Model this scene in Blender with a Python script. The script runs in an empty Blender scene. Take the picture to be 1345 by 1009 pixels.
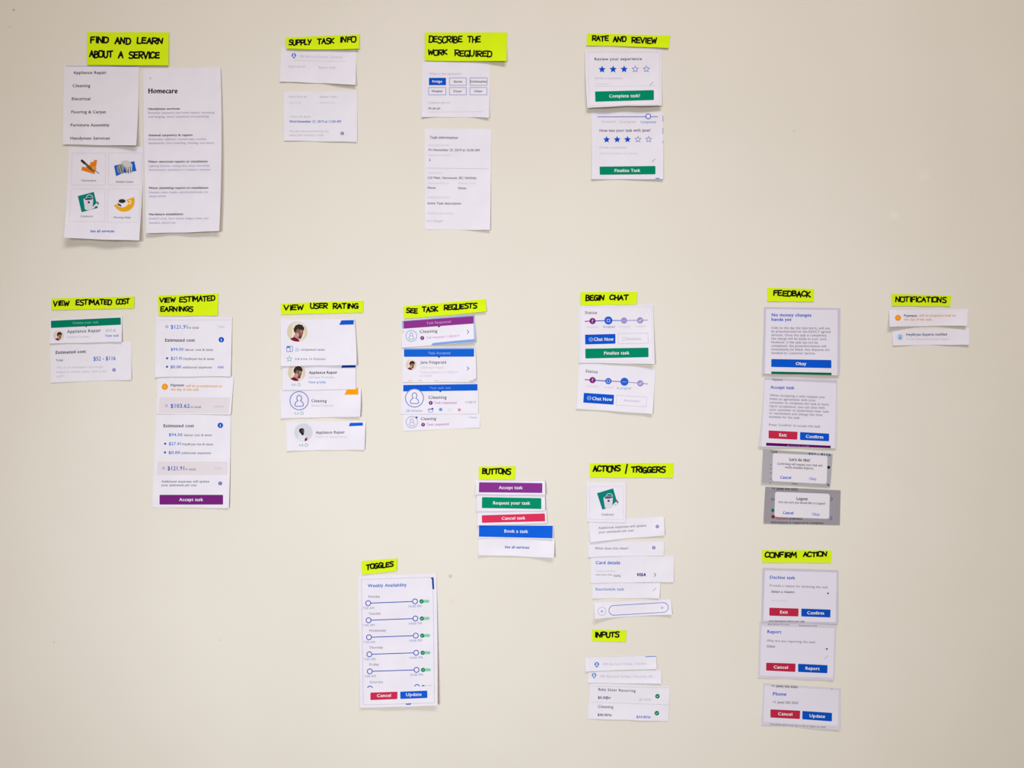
import bpy, bmesh, math, random
from mathutils import Vector, geometry

# ------------------------------------------------------------------ camera, world, lights
S = bpy.context.scene
COL = S.collection
K = 0.00075                       # metres of wall per photo pixel
LENS = 30.0
DIST = K * 1345 * LENS / 36.0     # distance of the lens from the wall
cam_d = bpy.data.cameras.new('camera'); cam = bpy.data.objects.new('camera', cam_d); COL.objects.link(cam)
cam_d.lens = LENS; cam_d.sensor_width = 36.0; cam_d.clip_start = 0.01
cam.location = (0, -DIST, 0); cam.rotation_euler = (math.radians(90), 0, 0)
S.camera = cam

w = bpy.data.worlds.new('room_light'); S.world = w; w.use_nodes = True
bg = w.node_tree.nodes['Background']; bg.inputs[0].default_value = (0.236, 0.180, 0.088, 1); bg.inputs[1].default_value = 1.0

def area(name, loc, target, sx, sy, power, color):
    d = bpy.data.lights.new(name, 'AREA'); d.shape = 'RECTANGLE'; d.size = sx; d.size_y = sy
    d.energy = power; d.color = color
    o = bpy.data.objects.new(name, d); COL.objects.link(o); o.location = loc
    o.rotation_euler = (Vector(target) - Vector(loc)).to_track_quat('-Z', 'Y').to_euler()
    return o
area('ceiling_light', (0.233, -1.25, 1.25), (0, 0, -0.10), 1.00, 0.40, 14.3, (1.0, 1.0, 1.04))
sd = bpy.data.lights.new('added_spot', 'SPOT'); sd.energy = 109; sd.color = (0.85, 0.94, 1.02)  # added frontal spot; its soft cone darkens the corners like lens vignetting
sd.spot_size = 2*0.425; sd.spot_blend = 1.0; sd.shadow_soft_size = 0.34
sp = bpy.data.objects.new('added_spot', sd); COL.objects.link(sp); sp.location = (-0.60, -1.83, 0.041)
sp.rotation_euler = (Vector((-0.03, 0, -0.234)) - sp.location).to_track_quat('-Z', 'Y').to_euler()

S.view_settings.view_transform = 'Standard'; S.view_settings.look = 'None'
S.view_settings.gamma = 1.0; S.view_settings.use_curve_mapping = False
S.view_settings.exposure = 0.07

# ------------------------------------------------------------------ materials
def lin(c): return tuple(((v/255+0.055)/1.055)**2.4 if v > 10 else v/255/12.92 for v in c)
GAIN = 1.10                        # brightness the lamps give at the middle of the wall
_m = {}
def mat(rgb, rough=0.85, kind='ink'):
    key = (tuple(rgb), kind)
    if key in _m: return _m[key]
    m = bpy.data.materials.new('%s_%d_%d_%d' % (kind, *rgb)); m.use_nodes = True
    nt = m.node_tree; b = nt.nodes['Principled BSDF']
    a = [min(v/GAIN, .95) for v in lin(rgb)] + [1]
    b.inputs['Roughness'].default_value = rough; b.inputs['Specular IOR Level'].default_value = 0.12 if kind != 'ink' else .04
    if kind in ('paper', 'note'):
        tc = nt.nodes.new('ShaderNodeTexCoord'); n = nt.nodes.new('ShaderNodeTexNoise')
        n.inputs['Scale'].default_value = 55; n.inputs['Detail'].default_value = 4
        mix = nt.nodes.new('ShaderNodeMixRGB'); mix.blend_type = 'MULTIPLY'
        mix.inputs[1].default_value = a
        r = nt.nodes.new('ShaderNodeValToRGB')
        r.color_ramp.elements[0].position = .3; r.color_ramp.elements[1].position = .7
        r.color_ramp.elements[0].color = (.955, .95, .96, 1); r.color_ramp.elements[1].color = (1, 1, 1, 1)
        mix.inputs[0].default_value = 1
        nt.links.new(tc.outputs['Object'], n.inputs['Vector']); nt.links.new(n.outputs['Fac'], r.inputs[0])
        nt.links.new(r.outputs[0], mix.inputs[2]); nt.links.new(mix.outputs[0], b.inputs['Base Color'])
        n2 = nt.nodes.new('ShaderNodeTexNoise'); n2.inputs['Scale'].default_value = 900
        bp = nt.nodes.new('ShaderNodeBump'); bp.inputs['Strength'].default_value = .05; bp.inputs['Distance'].default_value = .0001
        nt.links.new(tc.outputs['Object'], n2.inputs['Vector']); nt.links.new(n2.outputs['Fac'], bp.inputs['Height'])
        nt.links.new(bp.outputs[0], b.inputs['Normal'])
    else:
        b.inputs['Base Color'].default_value = a
    _m[key] = m
    return m

def wall_material():
    m = bpy.data.materials.new('cream_paint'); m.use_nodes = True
    nt = m.node_tree; N = nt.nodes; L = nt.links; b = N['Principled BSDF']
    b.inputs['Roughness'].default_value = .7; b.inputs['Specular IOR Level'].default_value = .15
    tc = N.new('ShaderNodeTexCoord')
    n = N.new('ShaderNodeTexNoise'); n.inputs['Scale'].default_value = 6; n.inputs['Detail'].default_value = 5
    L.new(tc.outputs['Object'], n.inputs['Vector'])
    r = N.new('ShaderNodeValToRGB')
    r.color_ramp.elements[0].position = .35; r.color_ramp.elements[1].position = .65
    r.color_ramp.elements[0].color = tuple(v/GAIN for v in lin(WALL_A)) + (1,)
    r.color_ramp.elements[1].color = tuple(v/GAIN for v in lin(WALL_B)) + (1,)
    L.new(n.outputs['Fac'], r.inputs[0]); out = r.outputs[0]
    # small scuffs and flecks of old paint at their own places on the wall
    for (px, py, rad, c, f) in ((591.5, 757, 3.6, (205, 172, 104), .62), (594, 790, 6, (226, 212, 186), .3), (18, 13, 2.2, (120, 112, 92), .6), (71, 843.5, 1.3, (150, 140, 128), .6), (289, 841, 1.3, (160, 150, 138), .5),
                                (1043, 172, 1.6, (165, 152, 135), .5), (1213, 230, 13, (244, 236, 226), .35), (1174, 283, 9, (244, 238, 230), .4), (13, 35, 1.3, (130, 120, 98), .5)):
        vm = N.new('ShaderNodeVectorMath'); vm.operation = 'DISTANCE'
        vm.inputs[1].default_value = ((px-672.5)*K, 0, (504.5-py)*K)
        L.new(tc.outputs['Object'], vm.inputs[0])
        mr = N.new('ShaderNodeMapRange'); mr.interpolation_type = 'SMOOTHSTEP'
        mr.inputs[1].default_value = rad*K; mr.inputs[2].default_value = rad*K*.2; mr.inputs[3].default_value = 0; mr.inputs[4].default_value = f
        L.new(vm.outputs['Value'], mr.inputs[0])
        mx = N.new('ShaderNodeMixRGB'); mx.inputs[2].default_value = tuple(min(.95, v/GAIN) for v in lin(c)) + (1,)
        L.new(mr.outputs[0], mx.inputs[0]); L.new(out, mx.inputs[1]); out = mx.outputs[0]
    L.new(out, b.inputs['Base Color'])
    n2 = N.new('ShaderNodeTexNoise'); n2.inputs['Scale'].default_value = 60; n2.inputs['Detail'].default_value = 6
    L.new(tc.outputs['Object'], n2.inputs['Vector'])
    bp = N.new('ShaderNodeBump'); bp.inputs['Strength'].default_value = .12; bp.inputs['Distance'].default_value = .0012
    L.new(n2.outputs['Fac'], bp.inputs['Height']); L.new(bp.outputs[0], b.inputs['Normal'])
    return m

WALL_A = (232, 224, 215); WALL_B = (235, 227, 219)

# ------------------------------------------------------------------ the wall
bm = bmesh.new(); bmesh.ops.create_cube(bm, size=1)
for v in bm.verts: v.co = Vector((v.co.x*4.4, v.co.y*.12 + .06, v.co.z*2.7))
me = bpy.data.meshes.new('wall_back'); bm.to_mesh(me); bm.free()
wall = bpy.data.objects.new('wall_back', me); COL.objects.link(wall); me.materials.append(wall_material())
wall['kind'] = 'structure'

# ------------------------------------------------------------------ helpers: a curled sheet and what is printed on it
def wall_point(px, py, h=0.0):
    f = (DIST - h) / DIST
    return Vector(((px-672.5)*K*f, -h, (504.5-py)*K*f))

def lag(t, a, b, c):
    return a*(2*(t-.5)*(t-1)) + b*(4*t*(1-t)) + c*(2*t*(t-.5))

def refine(pts, tri, lim=4.0):
    """splits long triangles so that a printed shape follows the curl of its paper"""
    vs = [tuple(p[:2]) for p in pts]; fs = [tuple(t) for t in tri]; mid = {}
    for _ in range(7):
        out = []; done = True
        for t in fs:
            e = max(range(3), key=lambda k: math.dist(vs[t[k]], vs[t[(k+1) % 3]]))
            a, b, c = t[e], t[(e+1) % 3], t[(e+2) % 3]
            if math.dist(vs[a], vs[b]) <= lim: out.append(t); continue
            done = False; k = (min(a, b), max(a, b))
            if k not in mid: mid[k] = len(vs); vs.append(((vs[a][0]+vs[b][0])/2, (vs[a][1]+vs[b][1])/2))
            out += [(a, mid[k], c), (mid[k], b, c)]
        fs = out
        if done: break
    return vs, fs

rip = random.Random(21)
class Sheet:
    """a piece of paper on the wall: four measured corners (TL TR BR BL), lifts of a 3x3 net in mm, bulge of its edges in px"""
    def __init__(s, name, label, cat, group, q, lift, colour, kind='paper', bulge=(0, 0, 0, 0), base=0.0):
        s.q = q; s.lift = lift; s.bulge = bulge; s.base = base; s.n = 0
        cx = sum(p[0] for p in q)/4; cy = sum(p[1] for p in q)/4
        s.org = wall_point(cx, cy)
        s.rip = (rip.uniform(1.1, 2.3), rip.uniform(0, 6.28), .10 + .11*(lift[6]+lift[7]+lift[8])/3, rip.uniform(1.0, 2.0), rip.uniform(0, 6.28), .10 if kind == 'note' else .22)
        s.root = bpy.data.objects.new(name, None); COL.objects.link(s.root)
        s.root.location = s.org; s.root.empty_display_size = .01
        s.root['label'] = label; s.root['category'] = cat; s.root['group'] = group
        s.sheet(mat(colour, .9, kind), kind)
    def pos(s, u, v):
        (a, b, c, d) = s.q; t, r, bo, l = s.bulge
        x = (1-v)*((1-u)*a[0]+u*b[0]) + v*((1-u)*d[0]+u*c[0])
        y = (1-v)*((1-u)*a[1]+u*b[1]) + v*((1-u)*d[1]+u*c[1])
        x += 4*v*(1-v)*((1-u)*l + u*r); y += 4*u*(1-u)*((1-v)*t + v*bo)
        y += s.rip[5]*(1-u)*u*4*(v*math.sin(s.rip[0]*6.28*u + s.rip[4]) + (1-v)*math.sin(s.rip[3]*6.28*u + s.rip[1])*.6)
        return x, y
    def uv(s, x, y):
        u = v = .5
        for _ in range(5):
            px, py = s.pos(u, v); e = 1e-3
            ax, ay = s.pos(u+e, v); bx, by = s.pos(u, v+e)
            j11, j12, j21, j22 = (ax-px)/e, (bx-px)/e, (ay-py)/e, (by-py)/e
            dt = j11*j22 - j12*j21
            dx, dy = x-px, y-py
            u += (dx*j22 - dy*j12)/dt; v += (dy*j11 - dx*j21)/dt
        return min(1.02, max(-.02, u)), min(1.02, max(-.02, v))
    def height(s, u, v):
        L = s.lift
        h = lag(v, lag(u, *L[0:3]), lag(u, *L[3:6]), lag(u, *L[6:9]))
        h += s.rip[2]*v*v*math.sin(s.rip[0]*2*math.pi*u + s.rip[1]) + .10*u*u*math.sin(9*v + s.rip[4])
        h = .5*(h + .12 + math.sqrt((h-.12)**2 + .02))     # never goes into the wall
        return (h + s.base) * .001
    def P(s, x, y, lvl):
        u, v = s.uv(x, y)
        return wall_point(x, y, s.height(u, v) + lvl*.00006) - s.org
    def sheet(s, m, kind):
        nu = max(8, int(abs(s.q[1][0]-s.q[0][0])/3.2)); nv = max(8, int(abs(s.q[3][1]-s.q[0][1])/3.2))
        T = .00013; vs = []; fs = []; N = (nu+1)*(nv+1)
        for k in (0, 1):
            for j in range(nv+1):
                for i in range(nu+1):
                    x, y = s.pos(i/nu, j/nv)
                    vs.append(wall_point(x, y, s.height(i/nu, j/nv) - k*T*.999) - s.org)
        ix = lambda i, j, k=0: k*N + j*(nu+1) + i
        for j in range(nv):
            for i in range(nu):
                fs.append((ix(i, j), ix(i, j+1), ix(i+1, j+1), ix(i+1, j)))
                fs.append((ix(i, j, 1), ix(i+1, j, 1), ix(i+1, j+1, 1), ix(i, j+1, 1)))
        for i in range(nu):
            fs.append((ix(i, 0), ix(i+1, 0), ix(i+1, 0, 1), ix(i, 0, 1)))
            fs.append((ix(i, nv), ix(i, nv, 1), ix(i+1, nv, 1), ix(i+1, nv)))
        for j in range(nv):
            fs.append((ix(0, j), ix(0, j, 1), ix(0, j+1, 1), ix(0, j+1)))
            fs.append((ix(nu, j), ix(nu, j+1), ix(nu, j+1, 1), ix(nu, j, 1)))
        me = bpy.data.meshes.new('paper_sheet'); me.from_pydata(vs, [], fs); me.materials.append(m)
        o = bpy.data.objects.new('paper_sheet', me); COL.objects.link(o); o.parent = s.root
        for p in me.polygons: p.use_smooth = True
        o.data.set_sharp_from_angle(angle=math.radians(50))
        s.paper = o
    # ---- print: vertices in photo pixels, laid onto the curled surface
    def put(s, name, vs, fs, rgb, lvl=1, parent=None, label=None):
        co = [s.P(v[0], v[1], lvl + (v[2] if len(v) > 2 else 0)) for v in vs]
        out = []
        for f in fs:                                        # make every face look at the room
            a, b, c = co[f[0]], co[f[1]], co[f[2]]
            out.append(tuple(f) if (b-a).cross(c-a).y < 0 else tuple(reversed(f)))
        me = bpy.data.meshes.new(name); me.from_pydata(co, [], out); me.materials.append(mat(rgb))
        o = bpy.data.objects.new(name, me); COL.objects.link(o); o.parent = parent or s.root
        if label: o['label'] = label
        return o
    def quad(s, name, q, rgb, lvl=1, parent=None, label=None, r=0.0):
        (a, b, c, d) = q
        wd = max(1e-3, math.hypot(b[0]-a[0], b[1]-a[1])); ht = max(1e-3, math.hypot(d[0]-a[0], d[1]-a[1]))
        nu = max(1, int(wd/3)); nv = max(1, int(ht/3))
        rows = [(j/nv, 0) for j in range(nv+1)]
        if r:
            rows = [(0, r/wd), (r*.3/ht, r*.3/wd), (r/ht, 0)] + [(j/nv, 0) for j in range(1, nv) if r < j/nv*ht < ht-r] + [(1-r/ht, 0), (1-r*.3/ht, r*.3/wd), (1, r/wd)]
        vs = []; fs = []
        for v, ins in rows:
            for i in range(nu+1):
                u = ins + (1-2*ins)*i/nu
                vs.append(((1-v)*((1-u)*a[0]+u*b[0]) + v*((1-u)*d[0]+u*c[0]), (1-v)*((1-u)*a[1]+u*b[1]) + v*((1-u)*d[1]+u*c[1])))
        for j in range(len(rows)-1):
            for i in range(nu):
                k = j*(nu+1)+i; fs.append((k, k+1, k+nu+2, k+nu+1))
        return s.put(name, vs, fs, rgb, lvl, parent, label)
    def disc(s, name, cx, cy, r, rgb, lvl=2, parent=None, n=20, ry=None, label=None):
        vs = [(cx, cy)] + [(cx+r*math.cos(2*math.pi*i/n), cy+(ry or r)*math.sin(2*math.pi*i/n)) for i in range(n)]
        fs = [(0, 1+i, 1+(i+1) % n) for i in range(n)]
        if r > 4: vs, fs = refine(vs, fs)
        return s.put(name, vs, fs, rgb, lvl, parent, label)
    def poly(s, name, pts, rgb, lvl=2, parent=None, label=None):
        tri = geometry.tessellate_polygon([[Vector((x, y, 0)) for x, y in pts]])
        vs, fs = refine(pts, tri)
        return s.put(name, vs, fs, rgb, lvl, parent, label)
    def stroke(s, name, paths, wd, rgb, lvl=2, parent=None, closed=False, label=None, caps=True, step=0.0):
        vs = []; fs = []
        for k, pts in enumerate(paths):
            P = list(pts) + ([pts[0]] if closed else [])
            z = step*k
            for (x0, y0), (x1, y1) in zip(P, P[1:]):
                L = math.hypot(x1-x0, y1-y0)
                if L < 1e-6: continue
                n = max(1, int(L/4)); nx, ny = -(y1-y0)/L*wd/2, (x1-x0)/L*wd/2
                b0 = len(vs)
                for i in range(n+1):
                    t = i/n; x = x0+(x1-x0)*t; y = y0+(y1-y0)*t
                    vs += [(x+nx, y+ny, z), (x-nx, y-ny, z)]
                for i in range(n): fs.append((b0+2*i, b0+2*i+1, b0+2*i+3, b0+2*i+2))
                z += step*.15
            if caps:
                for (x, y) in P:
                    b0 = len(vs); z += step*.1
                    vs += [(x+wd/2*math.cos(a*math.pi/4), y+wd/2*math.sin(a*math.pi/4), z) for a in range(8)]
                    fs.append(tuple(range(b0, b0+8)))
        return s.put(name, vs, fs, rgb, lvl, parent, label)
    def ring(s, name, cx, cy, r, wd, rgb, lvl=2, parent=None, a0=0, a1=360, n=24):
        vs = []; fs = []
        for i in range(n+1):
            a = math.radians(a0 + (a1-a0)*i/n)
            for q in (r-wd/2, r+wd/2): vs.append((cx+q*math.cos(a), cy+q*math.sin(a)))
        for i in range(n): fs.append((2*i, 2*i+1, 2*i+3, 2*i+2))
        return s.put(name, vs, fs, rgb, lvl, parent)
    def text(s, body, x0, x1, base, rgb, cap=3.4, dy=0.0, bold=0.0, lvl=2, parent=None, name='text_line', slant=0.0, label=None):
        vs, fs, bx0, bx1, ch = glyphs(body, bold, slant)
        sx = (x1-x0)/max(1e-4, bx1-bx0); sy = cap/ch
        out = []
        for x, y, z_ in vs:
            X = x0 + (x-bx0)*sx
            out.append((X, base + dy*(X-x0)/max(1e-4, x1-x0) - y*sy, z_))
        return s.put(name, out, fs, rgb, lvl, parent, label)
    def button(s, q, rgb, body=None, x0=0, x1=0, base=0, cap=3.6, dy=0.0, r=.9, trgb=(240, 238, 245), label=None):
        b = s.quad('button', q, rgb, 1, None, label, r)
        if body: s.text(body, x0, x1, base, trgb, cap, dy, .009, 2.2, b)
        return b
    def star(s, cx, cy, r, rgb, full):
        pts = [(cx + (r if i % 2 == 0 else r*.46)*math.sin(i*math.pi/5), cy - (r if i % 2 == 0 else r*.46)*math.cos(i*math.pi/5)) for i in range(10)]
        if full: return s.poly('star', pts, rgb)
        k = .7
        ip = [(cx+(x-cx)*k*.92, cy+(y-cy)*k*.92) for x, y in pts]
        vs = pts+ip
        return s.put('star', vs, [(i, (i+1) % 10, 10+(i+1) % 10, 10+i) for i in range(10)], rgb, 2)
    def write(s, words, wd=1.9):
        """marker pen capitals; words = (text, x0, x1, top, height, drop)"""
        wd *= 1.0
        for body, x0, x1, top, h, drop in words:
            ws = [WID.get(c, 1.0) for c in body]; tot = sum(ws); x = x0 + wd/2; W = x1-x0-wd
            paths = []
            for c, wt in zip(body, ws):
                lw = W*wt/tot; g = lw*(.17 if len(body) > 1 else 0)
                jx, jy, jh = rnd.uniform(-.25, .25), rnd.uniform(-.5, .5), rnd.uniform(.88, 1.0)
                for st in FONT[c]:
                    smooth = st[0] == 's'; pts = st[1] if smooth else st
                    q = []
                    for (a, b) in pts:
                        a = a + rnd.uniform(-.035, .035) + .06*(b-.5); b = b + rnd.uniform(-.03, .03)
                        X = x + a*(lw-g) + jx
                        q.append((X, top + wd*.5 + .3 + drop*(X-x0)/max(1, x1-x0) + jy + (1-b)*(h-wd)*jh))
                    if smooth:
                        for _ in range(2):
                            nq = [q[0]]
                            for p0, p1 in zip(q, q[1:]):
                                nq += [(p0[0]*.75+p1[0]*.25, p0[1]*.75+p1[1]*.25), (p0[0]*.25+p1[0]*.75, p0[1]*.25+p1[1]*.75)]
                            q = nq + [q[-1]]
                    paths.append(q)
                x += lw
            s.stroke('handwritten_word', paths, wd, INK, 1.5, step=.05)

rnd = random.Random(7)
INK = (18, 20, 16)
WID = {'I': .42, 'W': 1.25, 'M': 1.3, '/': .8, 'L': .85, 'E': .95, 'F': .9, 'N': 1.1, 'C': .95}
def sm(*p): return ('s', list(p))
FONT = {
 'A': [[(0, 0), (.5, 1), (.98, 0)], [(.18, .36), (.85, .38)]],
 'B': [[(.08, 0), (.1, 1)], sm((.1, 1), (.95, .98), (.8, .58), (.12, .52)), sm((.12, .52), (1.05, .5), (.95, .02), (.05, 0))],
 'C': [sm((.98, .86), (.5, 1.08), (-.05, .7), (0, .05), (.55, -.06), (1, .15))],
 'D': [[(.08, 0), (.1, .98)], sm((0, 1), (.9, 1), (1.1, .5), (.85, 0), (.05, 0))],
 'E': [[(.95, .98), (.08, .95), (.05, .03), (.98, .02)], [(.05, .5), (.82, .53)]],
 'F': [[(1, 1), (.08, .94), (.08, 0)], [(.08, .5), (.85, .55)]],
 'G': [sm((.92, .9), (.4, 1.05), (-.05, .6), (.1, 0), (.7, -.02), (.95, .42)), [(.5, .45), (.98, .45), (.95, 0)]],
 'H': [[(.08, 1), (.08, 0)], [(.92, 1), (.92, 0)], [(.08, .48), (.92, .52)]],
 'I': [[(.5, 1), (.5, 0)]],
 'K': [[(.08, 1), (.08, 0)], [(.9, 1), (.1, .48), (.98, 0)]],
 'L': [[(.1, 1), (.08, .04), (.95, .03)]],
 'M': [[(0, 0), (.12, 1), (.48, .3), (.85, 1), (1, -.08)]],
 'N': [[(.05, 0), (.1, 1), (.85, .05), (.95, 1)]],
 'O': [sm((.5, 1), (-.05, 1), (-.05, 0), (.5, -.05), (1.05, 0), (1.05, 1), (.5, 1))],
 'P': [[(.08, 0), (.1, 1)], sm((0, 1), (1.05, 1.05), (1, .45), (.1, .45))],
 'Q': [sm((.5, 1), (-.05, 1), (-.05, 0), (.5, -.05), (1.05, 0), (1.05, 1), (.5, 1)), [(.55, .35), (1.02, -.08)]],
 'R': [[(.08, 0), (.1, 1)], sm((0, 1), (1.05, 1.05), (1, .48), (.12, .48)), [(.3, .48), (1, 0)]],
 'S': [sm((.98, .98), (.2, 1.05), (0, .6), (.9, .5), (1.02, .05), (.4, -.08), (0, .05))],
 'T': [[(-.05, .97), (1.02, 1)], [(.5, 1), (.48, 0)]],
 'U': [sm((.05, 1), (.02, .1), (.5, -.12), (.98, .1), (.95, 1))],
 'V': [[(0, 1), (.48, 0), (1, 1)]],
 'W': [[(0, 1), (.22, .03), (.5, .75), (.76, .03), (1, 1)]],
 'Y': [[(0, 1), (.48, .5)], [(1, 1), (.35, -.05)]],
 '/': [[(.1, -.15), (.9, 1.1)]],
}
_g = {}
XH = .658
def glyphs(body, bold, slant=0.0):
    key = (body, bold, slant)
    if key in _g: return _g[key]
    if 'H_' not in _g and body != 'H': _g['H_'] = None; _g['H_'] = glyphs('H', 0)[4]
    cu = bpy.data.curves.new('t', 'FONT'); cu.body = body; cu.size = 1; cu.resolution_u = 2; cu.space_character = 1.07; cu.shear = slant
    o = bpy.data.objects.new('t', cu); COL.objects.link(o)
    dg = bpy.context.evaluated_depsgraph_get()
    me = bpy.data.meshes.new_from_object(o.evaluated_get(dg))
    vs = [(v.co.x, v.co.y) for v in me.vertices]; fs = [tuple(p.vertices) for p in me.polygons]
    # taller small letters, as in the printed typeface
    ch0 = _g.get('H_')
    if ch0:
        xh, tgt = ch0*XH, ch0*.735
        vs = [(x, y if y < 0 else (y/xh*tgt if y < xh else tgt + (y-xh)/(ch0-xh)*(ch0-tgt))) for x, y in vs]
    vs = [(x, y, 0.0) for x, y in vs]
    n = len(vs); d = (bold + .007)*1.5; base_v, base_f = list(vs), list(fs)      # heavier strokes: the same letter laid down again a hair aside
    for k, (a, b_) in enumerate(((-d, -d*.5), (d, d*.5))):
        fs += [tuple(i + n*(k+1) for i in f) for f in base_f]; vs += [(x+a, y+b_, .12*(k+1)) for x, y, _ in base_v]
    bpy.data.objects.remove(o); bpy.data.curves.remove(cu); bpy.data.meshes.remove(me)
    ch = _g.get('H_') or max(v[1] for v in vs)
    _g[key] = (vs, fs, min(v[0] for v in vs), max(v[0] for v in vs), ch)
    return _g[key]

# colours as they show in the photograph
WHITE = (240, 234, 247); YEL = (222, 247, 20)
DARK = (52, 45, 66); GREY = (118, 108, 128); FAINT = (203, 195, 212); LAV = (176, 166, 200)
BLUE = (10, 84, 206); LBLUE = (78, 124, 214); PALE = (150, 176, 226); GREEN = (0, 136, 102); PURP = (120, 36, 124); RED = (196, 42, 76); ORG = (246, 150, 16)
OTXT = (232, 168, 70); BORDER = (208, 200, 220); PANEL = (231, 224, 240)

HG = 'yellow handwritten header notes on the wall'
def note(label, q, lift, words, bulge=(0, 0, 0, 0), base=.45, wd=1.9):
    s = Sheet('sticky_note', label, 'sticky note', HG, q, lift, YEL, 'note', bulge, base)
    s.write(words, wd); return s
CG = 'printed paper cutouts stuck on the wall'
def card(label, q, lift, bulge=(0, 0, 0, 0), base=0.0, colour=WHITE, name='paper_card', cat='paper card'):
    return Sheet(name, label, cat, CG, q, lift, colour, 'paper', bulge, base)
def Q(x0, y0, x1, y1): return ((x0, y0), (x1, y0), (x1, y1), (x0, y1))
NL = (.2, .2, .3, .1, .05, .2, .4, .3, .6)

def pin(s, cx, cy, rgb=LBLUE):
    o = s.disc('pin_icon', cx, cy-.6, 3.0, rgb, 2)
    s.poly('pin_point', [(cx-2.3, cy+1), (cx+2.3, cy+1), (cx, cy+4)], rgb, 2.3, o)
    s.disc('pin_figure', cx, cy-1.6, 1.0, WHITE, 2.8, o, 10); s.disc('pin_figure', cx, cy+.6, 1.5, WHITE, 2.8, o, 10, 1.0)
    return o
def person(s, cx, cy, r, rgb, wd=1.0):
    o = s.ring('person_icon', cx, cy, r, wd, rgb, 2.6, n=36)
    k = r/12.0
    pts = [(-1.6, 0), (-2.9, -1.4), (-3.2, -3.6), (-2.4, -6), (0, -7.2), (2.4, -6), (3.2, -3.6), (2.9, -1.4), (1.6, 0), (4.4, 2), (5.6, 4.6), (5.4, 6.6), (3.5, 7.4), (-3.5, 7.4), (-5.4, 6.6), (-5.6, 4.6), (-4.4, 2)]
    s.stroke('figure_outline', [[(cx+x*k, cy+y*k) for x, y in pts]], wd, rgb, 2.6, o, True)
    return o
def portrait(s, cx, cy, r, bgc=(222, 205, 180), seed=0):
    o = s.disc('portrait_photo', cx, cy, r, bgc, 1.5, n=32)
    k = r/13.0; f = lambda pts: [(cx+x*k, cy+y*k) for x, y in pts]
    s.poly('pale_wall', f([(-6, -10), (0, -12.5), (6, -11), (9, -8), (9.5, 4), (6, 11), (-2, 12), (-7, 8)]), (236, 222, 214), 2.0, o)
    s.poly('neck', f([(-2, 2), (3, 4), (4, 9), (-1, 11), (-6, 9), (-4, 5)]), (196, 150, 140), 2.4, o)
    s.poly('face', f([(-3, -5), (2, -6), (7, -4), (8, 1), (6.5, 5), (4.5, 9), (1.5, 8.5), (-1, 4), (-3, 1)]), (140, 96, 84), 2.8, o)
    s.poly('hair', f([(-4, 0), (-4.5, -4), (-2, -8), (2, -9.6), (6.5, -8.6), (9, -5), (8.6, -1), (6.5, -2.5), (3.5, -2.5), (.5, -4), (-1.5, -1), (-2.5, 1.5)]), (52, 44, 40), 3.2, o)
    s.poly('cheek_highlight', f([(-1.5, 2), (1, 1), (2.5, 4), (1.5, 7), (-.5, 5)]), (206, 160, 148), 3.3, o); s.poly('cheek_highlight', f([(4, -2), (5.6, -2), (6, 1), (4.6, 1.6)]), (190, 146, 134), 3.3, o)
    s.poly('beard', f([(3, 5), (6.2, 4.2), (5.8, 7.5), (4.2, 9.4), (2, 8)]), (96, 62, 58), 3.2, o)
    s.poly('shirt', f([(-9, 9), (-4, 6.6), (0, 8.6), (3, 11), (2, 12.6), (-3, 12.2), (-7, 10.6)]), (120, 22, 60), 3.4, o)
    return o
def chevron(s, cx, cy, rgb=(70, 100, 190), k=1.0):
    return s.stroke('chevron', [[(cx-1.2*k, cy-2.3*k), (cx+1*k, cy), (cx-1.2*k, cy+2.3*k)]], .8, rgb)
def pencil(s, cx, cy, rgb=(150, 170, 210)):
    return s.stroke('pencil_icon', [[(cx-1.9, cy+1.9), (cx+.6, cy-.6)], [(cx+1.2, cy-1.2), (cx+2.0, cy-2.0)]], .8, rgb)
def ringdot(s, cx, cy, r=2.3, rgb=(138, 128, 188)):
    o = s.disc('help_icon', cx, cy, r, rgb); s.text('?', cx-.7, cx+.7, cy+1.2, WHITE, 2.4, lvl=3, parent=o, name='icon_mark'); return o
def info(s, cx, cy, r=3.6):
    o = s.disc('info_icon', cx, cy, r, BLUE); s.text('i', cx-.5, cx+.5, cy+1.9, WHITE, 3.6, bold=.03, lvl=3, parent=o, name='icon_mark'); return o
def alert(s, cx, cy, r):
    o = s.disc('alert_icon', cx, cy, r, ORG, n=24); s.disc('icon_mark', cx, cy, r*.55, (250, 176, 40), 3, o); return o
def bullet(s, cx, cy, r=1.5, rgb=(60, 84, 176)): return s.disc('bullet', cx, cy, r, rgb, n=10)
def frame(s, q, rgb=BORDER, wd=1.0, name='frame_line', lvl=1.6):
    return s.stroke(name, [list(q)], wd, rgb, lvl, closed=True, caps=False)
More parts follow.
